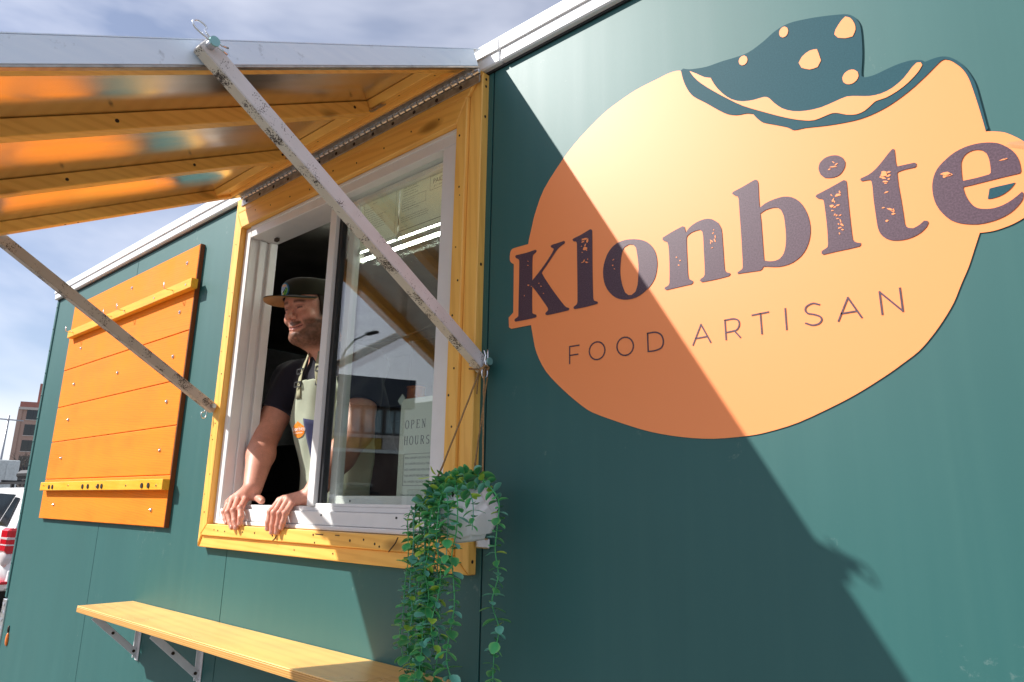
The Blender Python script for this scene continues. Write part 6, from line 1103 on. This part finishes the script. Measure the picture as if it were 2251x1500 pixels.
def onchest(x,z,off=.011):
    p=np.stack([np.full(226,x),YS,np.full(226,z)],1); d=evalsdf(TP,p)+folds(p)*.6; return YS[np.argmax(d<off)]
def patchgrid(name,pts,m,par,off=.0105,uvn=10):
    """thin cloth patch laid on the chest : pts = quad (x,z)"""
    a,b_,c,d_=[np.array(q,float) for q in pts]; vs=[];fs=[]
    for i in range(uvn+1):
        for j in range(uvn+1):
            s,t_=i/uvn,j/uvn; q=(a*(1-s)+b_*s)*(1-t_)+(d_*(1-s)+c*s)*t_; vs.append((q[0],onchest(q[0],q[1],off),q[1]))
    for i in range(uvn):
        for j in range(uvn): k=i*(uvn+1)+j; fs.append((k,k+uvn+1,k+uvn+2,k+1))
    me=bpy.data.meshes.new(name); me.from_pydata(vs,[],fs); me.materials.append(m); o=bpy.data.objects.new(name,me); COL.objects.link(o); o.parent=par
    sd=o.modifiers.new('thickness','SOLIDIFY'); sd.thickness=.0016
    for p in me.polygons: p.use_smooth=True
    return o
# straps with slides
for sx,dx in ((2.578,1.2),(2.715,-1.6)):
    patchgrid('strap',[(sx-.019,.375),(sx+.019,.375),(sx+.020*dx+.017,.545),(sx+.020*dx-.017,.545)],MT['strap'],APR,.0165,9)
    for zz in (.425,.475):
        yb=onchest(sx+.010*dx,zz,.020); mb=MB(); c0=Vector((sx+.008*dx,yb,zz))
        for a,b_ in (((-.019,-.009),(.019,-.009)),((-.019,.009),(.019,.009)),((-.019,-.009),(-.019,.009)),((.019,-.009),(.019,.009))): mb.bar(c0+Vector((a[0],0,a[1])),c0+Vector((b_[0],.0,b_[1])),.004,.004,Vector((0,1,0)))
        o=mb.build('buckle',MT['gasket'],None); o.parent=APR
patchgrid('pocket',[(2.630,.16),(2.705,.145),(2.700,.285),(2.612,.300)],MT['denim'],APR,.0165,8)
MT['print_orange']=plain('orange print',(.80,.24,.02),.7,0,.2,.04); MT['print_white']=plain('white print',(.82,.80,.76),.7)
LX0=2.574
dp=[]
for k in range(24):
    a=2*math.pi*k/24; rx=.043; rz=.030
    x_,z_=rx*math.sin(a),rz*math.cos(a)
    if z_>.010: x_*=1-(z_-.010)/(.030-.010)*.75
    dp.append((x_,z_))
def printed(name,polys,m,off):
    vs=[];fs=[]
    for poly in polys:
        v0=len(vs)
        for x_,z_ in poly: vs.append((LX0+x_,onchest(LX0+x_,.262+z_,off),.262+z_))
        fs.append(tuple(range(v0,len(vs))))
    me=bpy.data.meshes.new(name); me.from_pydata(vs,[],fs); me.materials.append(m); o=bpy.data.objects.new(name,me); COL.objects.link(o); o.parent=APR; return o
ring=[(0,0)]; polys=[[(0,0),dp[k],dp[(k+1)%24]] for k in range(24)]
printed('printed_logo',polys,MT['print_orange'],.0155)
tm=text_mesh('Klonbite',.0215,0,0,0); tm2=text_mesh('FOOD ARTISAN',.0070,0,0,0)
def drape(me,x0,z0,off):
    w_=max(v.co.x for v in me.vertices)
    for v in me.vertices:
        x_=(v.co.x-w_/2)*1.3+x0; z_=v.co.z+z0; v.co=Vector((LX0+x_,onchest(LX0+x_,.262+z_,off),.262+z_))
drape(tm,0,-.005,.0170); drape(tm2,0,-.015,.0170)
bm=bmesh.new(); bm.from_mesh(tm); bm.from_mesh(tm2); me=bpy.data.meshes.new('lettering'); bm.to_mesh(me); bm.free(); me.materials.append(MT['print_white']); o=bpy.data.objects.new('lettering',me); COL.objects.link(o); o.parent=APR
# trousers and shoes stand on the trailer floor
TRP=[('u',s_ell((2.65,.445,-.34),(.19,.155,.16)),0)]
for sx in (2.55,2.75): TRP+=[('u',s_cone((sx,.455,-.40),(sx,.50,-.72),.100,.072),.06),('u',s_cone((sx,.50,-.72),(sx,.56,-1.03),.070,.058),.03)]
sdfmesh('trousers',lambda p:np.maximum(evalsdf(TRP,p)+folds(p),p[:,2]+.30),(2.38,.24,-1.10),(2.92,.70,-.28),.008,MT['denim'],MAN)
for sx in (2.55,2.75):
    mb=MB(); mb.sphere((sx,.50,-1.065),.05,14,8,(1,2.4,.8)); o=mb.build('shoe',MT['gasket'],None,True); o.parent=MAN
# ---- cap
CY=-.20
def hv(p): return Vector(hl((p[0]*math.cos(CY)-p[1]*math.sin(CY),p[0]*math.sin(CY)+p[1]*math.cos(CY),p[2])))
CT=R(4)
def capp(f,l,u_):      # cap frame tilted a little on the head
    return hv((f*math.cos(CT)-u_*math.sin(CT)*0+0,l,u_))
mb=MB(); rows=[]; nseg=40
prof=[(0,1.0),(.013,1.012),(.028,1.01),(.043,.985),(.054,.945),(.061,.87),(.0655,.74),(.068,.5),(.0695,.22)]
for h_,sc_ in prof:
    row=[]
    for k in range(nseg):
        a=2*math.pi*k/nseg; f_=-.008+.1085*math.cos(a)*sc_; l_=.0875*math.sin(a)*sc_
        fr_=max(0,math.cos(a)); hh=.046+h_*(1+.10*fr_)-.004*(1-fr_)
        row.append(mb.bm.verts.new(hv((f_+ (.006*fr_ if h_<.05 else 0),l_,hh-.012*(f_<-.04)))))
    rows.append(row)
for r0,r1 in zip(rows,rows[1:]):
    for k in range(nseg): mb.bm.faces.new((r0[k],r0[(k+1)%nseg],r1[(k+1)%nseg],r1[k]))
mb.bm.faces.new(rows[-1])
CAP=mb.build('cap',MT['capfab'],None,True); CAP.parent=MAN
MB().sphere(hv((-.008,0,.117)),.006,10,6).build('button',MT['capfab'],None,True).parent=CAP
def brim(dz,m,name,infl=0):
    mb=MB(); prev=None; nb=22
    for i in range(nb+1):
        t_=-1+2*i/nb; a=t_*R(74); row=[]
        fi=-.008+.1135*math.cos(a); li=.0885*math.sin(a)
        ext=.082*math.cos(t_*math.pi/2*.93)**.62
        for j in range(6):
            s=j/5; f_=fi+ext*s*(.25+.75*math.cos(a*.55)); l_=li+ext*s*.28*math.sin(a)
            row.append(mb.bm.verts.new(hv((f_,l_,.050+dz-.012*s*0-.020*(l_/.09)**2-.004*s))))
        if prev:
            for j in range(5): mb.bm.faces.new((prev[j],prev[j+1],row[j+1],row[j]))
        prev=row
    o=mb.build(name,m,None,True); o.parent=CAP; sd=o.modifiers.new('thickness','SOLIDIFY'); sd.thickness=.0022; return o
brim(.0026,MT['capfab'],'brim_top'); brim(.0,MT['tan'],'brim_underside')
# patch on the cap front: blue rim, sky, snowy peak and green slope
def cappt(ang,h_,out=0):
    # on the crown, h in 0..1 up the front
    hh=.003+h_*.048; k=min(len(prof)-2,max(0,next((i for i in range(len(prof)-1) if prof[i][0]<=hh<=prof[i+1][0]),0))); t_=(hh-prof[k][0])/(prof[k+1][0]-prof[k][0]); sc_=prof[k][1]*(1-t_)+prof[k+1][1]*t_
    f_=-.008+(.1085*sc_+out)*math.cos(ang); l_=(.0875*sc_+out)*math.sin(ang); fr_=max(0,math.cos(ang)); return hv((f_+.006*fr_,l_,.046+hh*(1+.10*fr_)-.004*(1-fr_)))
def cappatch(name,poly,m,out):
    mb=MB(); c=[sum(q[i] for q in poly)/len(poly) for i in (0,1)]
    for i in range(len(poly)):
        a,b_=poly[i],poly[(i+1)%len(poly)]
        mid=[[c[0]+(q[0]-c[0])*.5,c[1]+(q[1]-c[1])*.5] for q in (a,b_)]
        mb.face([cappt(*c,out),cappt(*mid[0],out),cappt(*mid[1],out)]); mb.face([cappt(*mid[0],out),cappt(*a,out),cappt(*b_,out),cappt(*mid[1],out)])
    o=mb.build(name,m,None); o.parent=CAP; return o
def oval(rx,rz,c=(0.0,.48),n=20): return [(c[0]+rx*math.cos(2*math.pi*k/n),c[1]+rz*math.sin(2*math.pi*k/n)) for k in range(n)]
PM={k:plain('patch '+k,c,.75,0,.2,.05) for k,c in dict(blue=(.03,.17,.30),sky=(.36,.48,.68),peach=(.72,.42,.24),green=(.18,.52,.08),dark=(.02,.06,.05),snow=(.8,.8,.82),yellow=(.72,.62,.22)).items()}
cappatch('patch',oval(.30,.50),PM['blue'],.0012); cappatch('patch_sky',oval(.24,.43),PM['sky'],.0020)
cappatch('patch_sun',oval(.15,.10,(.02,.76)),PM['peach'],.0028)
cappatch('patch_slope',[(-.10,.10),(.10,.09),(.20,.28),(.22,.55),(.16,.60),(.02,.36)],PM['green'],.0028)
cappatch('patch_slope',[(-.20,.24),(-.10,.10),(.02,.36),(-.05,.40)],PM['dark'],.0028); cappatch('patch_peak',[(-.22,.34),(-.13,.30),(-.06,.42),(-.14,.50)],PM['snow'],.0030); cappatch('patch_field',[(-.16,.20),(-.06,.12),(.02,.22),(-.06,.28)],PM['yellow'],.0034)
for a,z_ in ((.14,.50),(.06,.38),(.10,.26)): cappatch('patch_tree',[(a-.035,z_),(a+.035,z_),(a,z_+.15)],PM['dark'],.0036)
# short hair at the temple and nape
def hairfn(p):
    q=hinv(p); d=evalsdf(PR_[:2],p)-.006-.0015*vnoise(p,200); f,l,u_=q.T
    return np.maximum.reduce([d,f-.030-.1*(u_),u_-.06,-.085-u_-np.abs(l)*0-np.where(f>-.02,-.052,0)])
sdfmesh('hair',hairfn,(2.45,.0,.58),(2.82,.34,.88),.004,cloth('dark brown hair',(.032,.018,.011),.4,300,.6),MAN)
# ---------------------------------------------------------------- parked cars
def car(loc,rz,paint,label,cat='car',lights=True,group=None):
    e=empty('parked_car',loc,label,cat,group); L_=4.6; Wd=1.82
    def part(name,mb,m,par=None,sm=False):
        bmesh.ops.recalc_face_normals(mb.bm,faces=mb.bm.faces); me=bpy.data.meshes.new(name); mb.bm.to_mesh(me); mb.bm.free(); me.materials.append(m)
        if sm:
            for p in me.polygons: p.use_smooth=True
        o=bpy.data.objects.new(name,me); COL.objects.link(o); o.parent=par or e; return o
    # body loft: stations along length (x: rear 0 -> front 4.6), profile half width
    mb=MB(); rings=[]
    body=[(.0,.45,.95,.80),(.05,.34,1.10,.88),(.35,.28,1.14,.91),(1.4,.28,1.13,.92),(2.6,.28,1.10,.92),(3.3,.28,1.04,.91),(4.2,.30,.88,.86),(4.55,.42,.72,.70)]
    for x,z0,z1,w in body:
        ring=[]
        for y,z in ((-w*.96,z0),(-w,(z0*.6+z1*.4)),(-w*.985,z1-.10),(-w*.90,z1),(w*.90,z1),(w*.985,z1-.10),(w,(z0*.6+z1*.4)),(w*.96,z0)): ring.append(mb.bm.verts.new((-x,y,z)))
        rings.append(ring)
    for a,b_ in zip(rings,rings[1:]):
        for k in range(8): mb.bm.faces.new((a[k],a[(k+1)%8],b_[(k+1)%8],b_[k]))
    mb.bm.faces.new(rings[0]); mb.bm.faces.new(rings[-1][::-1])
    bmesh.ops.subdivide_edges(mb.bm,edges=mb.bm.edges,cuts=1); B_=part('body',mb,paint,None,True)
    mb=MB(); rings=[]
    for x,z,w in ((.10,1.12,.84),(.42,1.62,.66),(.75,1.70,.64),(2.3,1.70,.64),(2.7,1.64,.66),(3.35,1.06,.84)):
        rings.append([mb.bm.verts.new((-x,-w,z)),mb.bm.verts.new((-x,-w*.6,z+.02)),mb.bm.verts.new((-x,w*.6,z+.02)),mb.bm.verts.new((-x,w,z))])
    low=[]
    for x,w in ((.08,.87),(.42,.88),(.75,.89),(2.3,.89),(2.7,.89),(3.40,.86)): low.append((mb.bm.verts.new((-x,-w,1.06)),mb.bm.verts.new((-x,w,1.06))))
    for i in range(5):
        a,b_=rings[i],rings[i+1]
        for k in range(3): mb.bm.faces.new((a[k],a[k+1],b_[k+1],b_[k]))
        mb.bm.faces.new((low[i][0],a[0],b_[0],low[i+1][0])); mb.bm.faces.new((a[3],low[i][1],low[i+1][1],b_[3]))
    mb.bm.faces.new((low[0][0],low[0][1],rings[0][3],rings[0][2],rings[0][1],rings[0][0])); mb.bm.faces.new((low[5][0],rings[5][0],rings[5][1],rings[5][2],rings[5][3],low[5][1]))
    part('cabin',mb,paint)
    for s in (-1,1):
        for q in ([(-.42,1.16),(-.78,1.16),(-.78,1.56),(-.58,1.55)],[(-.86,1.16),(-1.78,1.16),(-1.78,1.62),(-.86,1.60)],[(-1.86,1.16),(-3.05,1.14),(-2.62,1.58),(-1.86,1.62)]):
            mb=MB()
            def yy(z): return s*(.892-(z-1.06)/.64*.25+.006)
            mb.face([(x,yy(z),z) for x,z in q]); o=part('window',mb,MT['carglass']); sd=o.modifiers.new('thickness','SOLIDIFY'); sd.thickness=.008
        for x in (.78,3.62):
            mb=MB(); mb.cyl((-x,s*.68,.33),(-x,s*.915,.33),.335,24); w=part('wheel',mb,MT['tyre']); mb=MB(); mb.cyl((-x,s*.90,.33),(-x,s*.925,.33),.20,18); part('rim',mb,MT['steel'],w)
        mb=MB(); mb.bar((-.45,s*.60,1.775),(-2.35,s*.60,1.775),.04,.035); [mb.box(-x-.03,-x+.03,s*.60-.02,s*.60+.02,1.70,1.765) for x in (.55,1.4,2.25)]; part('roof_rail',mb,MT['gasket'])
        # tail light: red, clear band, red, clear bulb below
        y0,y1=(s*.80,.945*s) if s>0 else (-.945,-.80)
        mb=MB(); mb.box(-.30,.018,y0,y1,.80,1.14,.035); tl=part('tail_light',mb,MT['lens_red'])
        mb=MB(); mb.box(-.285,.0205,min(y0,s*.9475),max(y1,s*.9475),.985,1.02,.006); mb.box(-.25,.0205,min(y0,s*.9475),max(y1,s*.9475),.905,.925,.004); part('clear_band',mb,MT['lens_clear'],tl)
        mb=MB(); mb.sphere((-.13,s*.875,.74),.12,16,10,(1,.62,1.05)); part('lower_lens',mb,MT['lens_clear'],tl,True)
        mb=MB(); mb.box(-.35,.02,s*.80 if s>0 else -.935,.935*s if s>0 else -.80,.40,.44,.01); part('reflector',mb,MT['lens_red'])
    for x in (.75,1.9):
        mb=MB(); mb.bar((-x,-.62,1.81),(-x,.62,1.81),.05,.03); part('roof_bar',mb,MT['gasket'])
    mb=MB(); mb.box(-1.35,-.65,-.60,-.05,1.83,1.97,.05); part('roof_carrier',mb,MT['gasket'])
    mb=MB(); mb.face([(-.085,-.74,1.16),(-.085,.74,1.16),(-.40,.60,1.57),(-.40,-.60,1.57)]); o=part('window',mb,MT['carglass']); sd=o.modifiers.new('thickness','SOLIDIFY'); sd.thickness=.02
    mb=MB(); mb.box(-.25,.06,-.86,.86,.30,.62,.05); part('bumper',mb,paint)
    e.rotation_euler.z=rz; return e
MT['winglass']=plain('pale window glass',(.20,.30,.33),.15,0,.8,.1,.3)
MT['car_white']=plain('white car paint',(.80,.80,.81),.12,0,.5,.01); MT['car_blue']=plain('navy car paint',(.012,.025,.09),.12,0,.5,.02); MT['car_red']=plain('red car paint',(.35,.02,.02),.15,0,.5,.02)
MT['lens_red']=plain('red lens',(.55,.008,.018),.08,0,.6,.05); MT['lens_clear']=plain('clear lens',(.62,.55,.54),.08,0,.6,.05)
car((-6.86,2.60,GROUND),R(2),MT['car_white'],'white car with red tail light and roof bars parked beyond the trailer')
car((-6.2,-7.2,GROUND),R(4),MT['car_blue'],'dark blue car parked across the lot behind the photographer')
# ---------------------------------------------------------------- buildings far left
def facade(name,loc,rz,w,dp,hh,wallm,label,rows,cols,sill,wh,ww,extra=None,cat='building'):
    e=empty(name,loc,label,cat)
    def part(nm,boxes,m,par=None,b=0):
        mb=MB()
        for q in boxes: mb.box(*q,b)
        bmesh.ops.recalc_face_normals(mb.bm,faces=mb.bm.faces); me=bpy.data.meshes.new(nm); mb.bm.to_mesh(me); mb.bm.free(); me.materials.append(m); o=bpy.data.objects.new(nm,me); COL.objects.link(o); o.parent=par or e; return o
    part('wall',[(-w/2,w/2,0,dp,0,hh)],wallm)
    for r_ in range(rows):
        for c in range(cols):
            x=-w/2+w*(c+.5)/cols; z=sill+r_*(hh-sill)/rows
            f=part('window',[(x-ww/2,x+ww/2,-.06,.04,z,z+wh)],MT['winframe']); [part('pane',[q],MT['winglass' if 'street' in label else 'carglass'],f) for q in ((x-ww/2+.08,x-.04,-.08,-.05,z+.08,z+wh-.08),(x+.04,x+ww/2-.08,-.08,-.05,z+.08,z+wh-.08))]
            part('sill',[(x-ww/2-.1,x+ww/2+.1,-.14,-.0,z-.16,z-.02)],MT['stone'],f)
    if extra: extra(part)
    e.rotation_euler.z=rz; return e
def brickmat(name,a,b2):
    m,t,b=newmat(name); br=t.nodes.new('ShaderNodeTexBrick'); br.inputs['Scale'].default_value=3.2; br.inputs['Color1'].default_value=(*a,1); br.inputs['Color2'].default_value=(*b2,1); br.inputs['Mortar'].default_value=(.35,.32,.30,1)
    c=t.nodes.new('ShaderNodeTexCoord'); mp_=t.nodes.new('ShaderNodeMapping'); mp_.inputs['Rotation'].default_value=(R(90),0,0); t.links.new(c.outputs['Object'],mp_.inputs[0]); t.links.new(mp_.outputs[0],br.inputs['Vector']); t.links.new(br.outputs[0],b.inputs['Base Color']); b.inputs['Roughness'].default_value=.85; return m
MT['brick_tan']=brickmat('tan brick',(.42,.26,.20),(.47,.31,.24)); MT['brick_red']=brickmat('red brick',(.36,.10,.075),(.42,.13,.09)); MT['stone']=plain('pale stone',(.52,.48,.44),.8); MT['winframe']=plain('dark window frame',(.06,.065,.07),.4)
MT['roofing']=plain('dark roofing',(.035,.035,.04),.7); MT['brown']=plain('brown cladding',(.085,.05,.04),.7,0,.3,.2,3); MT['ochre']=plain('ochre panel',(.42,.27,.03),.55); MT['navydark']=plain('dark blue fascia',(.018,.028,.05),.45); MT['palewall']=plain('pale corrugated wall',(.62,.66,.64),.5); MT['pole']=plain('galvanised pole',(.35,.36,.38),.4,.6)
BH=13.2
def brick_extra(part):
    part('cornice',[(-9.3,9.3,-.35,.2,BH-1.2,BH-.7)],MT['stone']); part('parapet',[(-9.2,9.2,-.25,.3,BH-.7,BH+.35)],MT['brick_red']); part('roof_house',[(-7.0,4.5,2,7,BH+.36,BH+4.4)],MT['brick_red'])
    part('aerial',[(-6.1,-6.0,3,3.1,BH+4.4,BH+7.6),(-5.6,-5.52,3,3.1,BH+4.4,BH+6.8),(-6.5,-5.4,3.02,3.08,BH+6.0,BH+6.1)],MT['pole'])
    for x in (-9.0,-4.5,0,4.5,9.0): part('pilaster',[(x-.35,x+.35,-.18,.1,0,BH-1.2)],MT['brick_tan'])
def ray_place(dx,dy,D): return (4.83+dx*D,-1.25+dy*D)
x,y=ray_place(-.9725,.233,165); rz=R(62); BH=19.6
facade('brick_building',(x+9*math.cos(rz),y+9*math.sin(rz),GROUND),rz,18,12,BH,MT['brick_tan'],'tall tan brick building with red parapet beyond the trailer end',6,4,1.2,2.1,2.3,brick_extra)
x,y=ray_place(-.966,.26,70); rz=R(70)
def low_extra(part): part('roof_edge',[(-9.3,9.3,-.6,8.3,3.5,4.0)],MT['roofing'])
facade('shed',(x,y,GROUND),rz,18,8,3.5,MT['roofing'],'low dark flat roofed building in front of the brick building',1,5,1.0,1.4,2.2,low_extra)
e=empty('container',(*ray_place(-.9883,.1525,34),GROUND),'pale blue grey container beside the white car at the picture edge','container')
mb=MB(); mb.box(-1.3,1.3,-3,3,.0,2.95,.03); o=mb.build('body',MT['palewall'],None); o.parent=e
mb=MB()
for k in range(14): mb.box(1.3,1.34,-2.85+.42*k,-2.65+.42*k,.15,2.8)
o=mb.build('ribs',MT['palewall'],None); o.parent=e
e.rotation_euler.z=R(-10)
# bare tree
def bare_tree(x,y,h,seed,label):
    rr=random.Random(seed); e=empty('bare_tree',(x,y,GROUND),label,'tree'); mb=MB()
    tr_=MB(); tr_.tube([(0,0,0),(.05,.02,h*.2),(.0,.05,h*.42)],h*.022,8,h*.014); o=tr_.build('trunk',MT['bark'],None,True); o.parent=e
    def br(p,d_,l,r_,lev):
        q=p+d_*l; mb.tube([p,p.lerp(q,.5)+Vector((rr.uniform(-.06,.06)*l,rr.uniform(-.06,.06)*l,.03*l)),q],r_,4,r_*.55)
        if lev<4:
            for k in range(3 if lev else 4):
                nd=(d_+Vector((rr.uniform(-.8,.8),rr.uniform(-.8,.8),rr.uniform(-.15,.6)))).normalized(); br(p.lerp(q,rr.uniform(.55,1)),nd,l*rr.uniform(.55,.8),r_*.55,lev+1)
    br(Vector((0,.05,h*.4)),Vector((0,0,1)),h*.2,h*.012,0)
    for k in range(4): br(Vector((0,.05,h*(.28+.04*k))),Vector((math.cos(k*1.7),math.sin(k*1.7),.7)).normalized(),h*.18,h*.009,1)
    o=mb.build('crown',MT['bark'],None); o.parent=e
MT['bark']=plain('grey bark',(.10,.085,.075),.9)
x,y=ray_place(-.969,.247,48); bare_tree(x,y,5.2,4,'small bare tree in front of the low dark building')
x,y=ray_place(-.978,.209,55); bare_tree(x,y,4.6,9,'thin bare tree left of the low dark building')
x,y=ray_place(-.9748,.2232,60); e=empty('utility_pole',(x,y,GROUND),'thin grey utility pole left of the brick building','pole')
mb=MB(); mb.cyl((0,0,0),(0,0,7.2),.09,8,.06); o=mb.build('pole',MT['pole'],None,True); o.parent=e
mb=MB(); mb.bar((0,-.9,6.9),(0,.9,6.9),.08,.08); o=mb.build('crossarm',MT['pole'],None); o.parent=e
# ---------------------------------------------------------------- the street behind the photographer, mirrored in the pane
def refl_extra(part):
    part('fascia',[(-9.3,9.3,-.5,.2,5.55,6.75)],MT['navydark']); part('lower_wall',[(-9.05,9.05,-.12,.0,0,3.6)],MT['brown']); part('sill_band',[(-9.1,9.1,-.25,.02,3.62,3.76)],MT['palewall'])
    for k in range(20): part('spandrel',[(-8.95+.9*k,-8.1+.9*k,-.10,.05,3.78,4.36)],MT['ochre'] if k%4 else MT['stone'])
    part('roof_plant',[(-7.6,-6.9,2,3,6.5,7.1)],MT['stone'])
e2=facade('shop_building',(-18-.447*9,-18+.894*9,GROUND),R(116.6),18,10,6.6,MT['brown'],'dark blue and brown building across the street mirrored in the glass',1,20,4.4,1.1,.84,refl_extra)
e2=facade('warehouse',(-24,-31,GROUND),R(180),20,14,8.6,MT['palewall'],'pale warehouse across the street mirrored in the glass',1,4,1.0,1.6,2.2,None)
e=empty('street_lamp',(-15.0,-12.3,GROUND),'curved arm street lamp across the lot mirrored in the glass','street lamp')
mb=MB(); mb.tube([(0,0,0),(0,0,4.2),(.0,0,5.4),(.15,0,6.1),(.5,.0,6.65),(1.0,.0,6.95),(1.7,0,7.05)],.05,10,.03); o=mb.build('pole',MT['pole'],None,True); o.parent=e
mb=MB(); mb.box(1.6,2.15,-.10,.10,7.0,7.09,.03); o=mb.build('lamp_head',MT['roofing'],None); o.parent=e
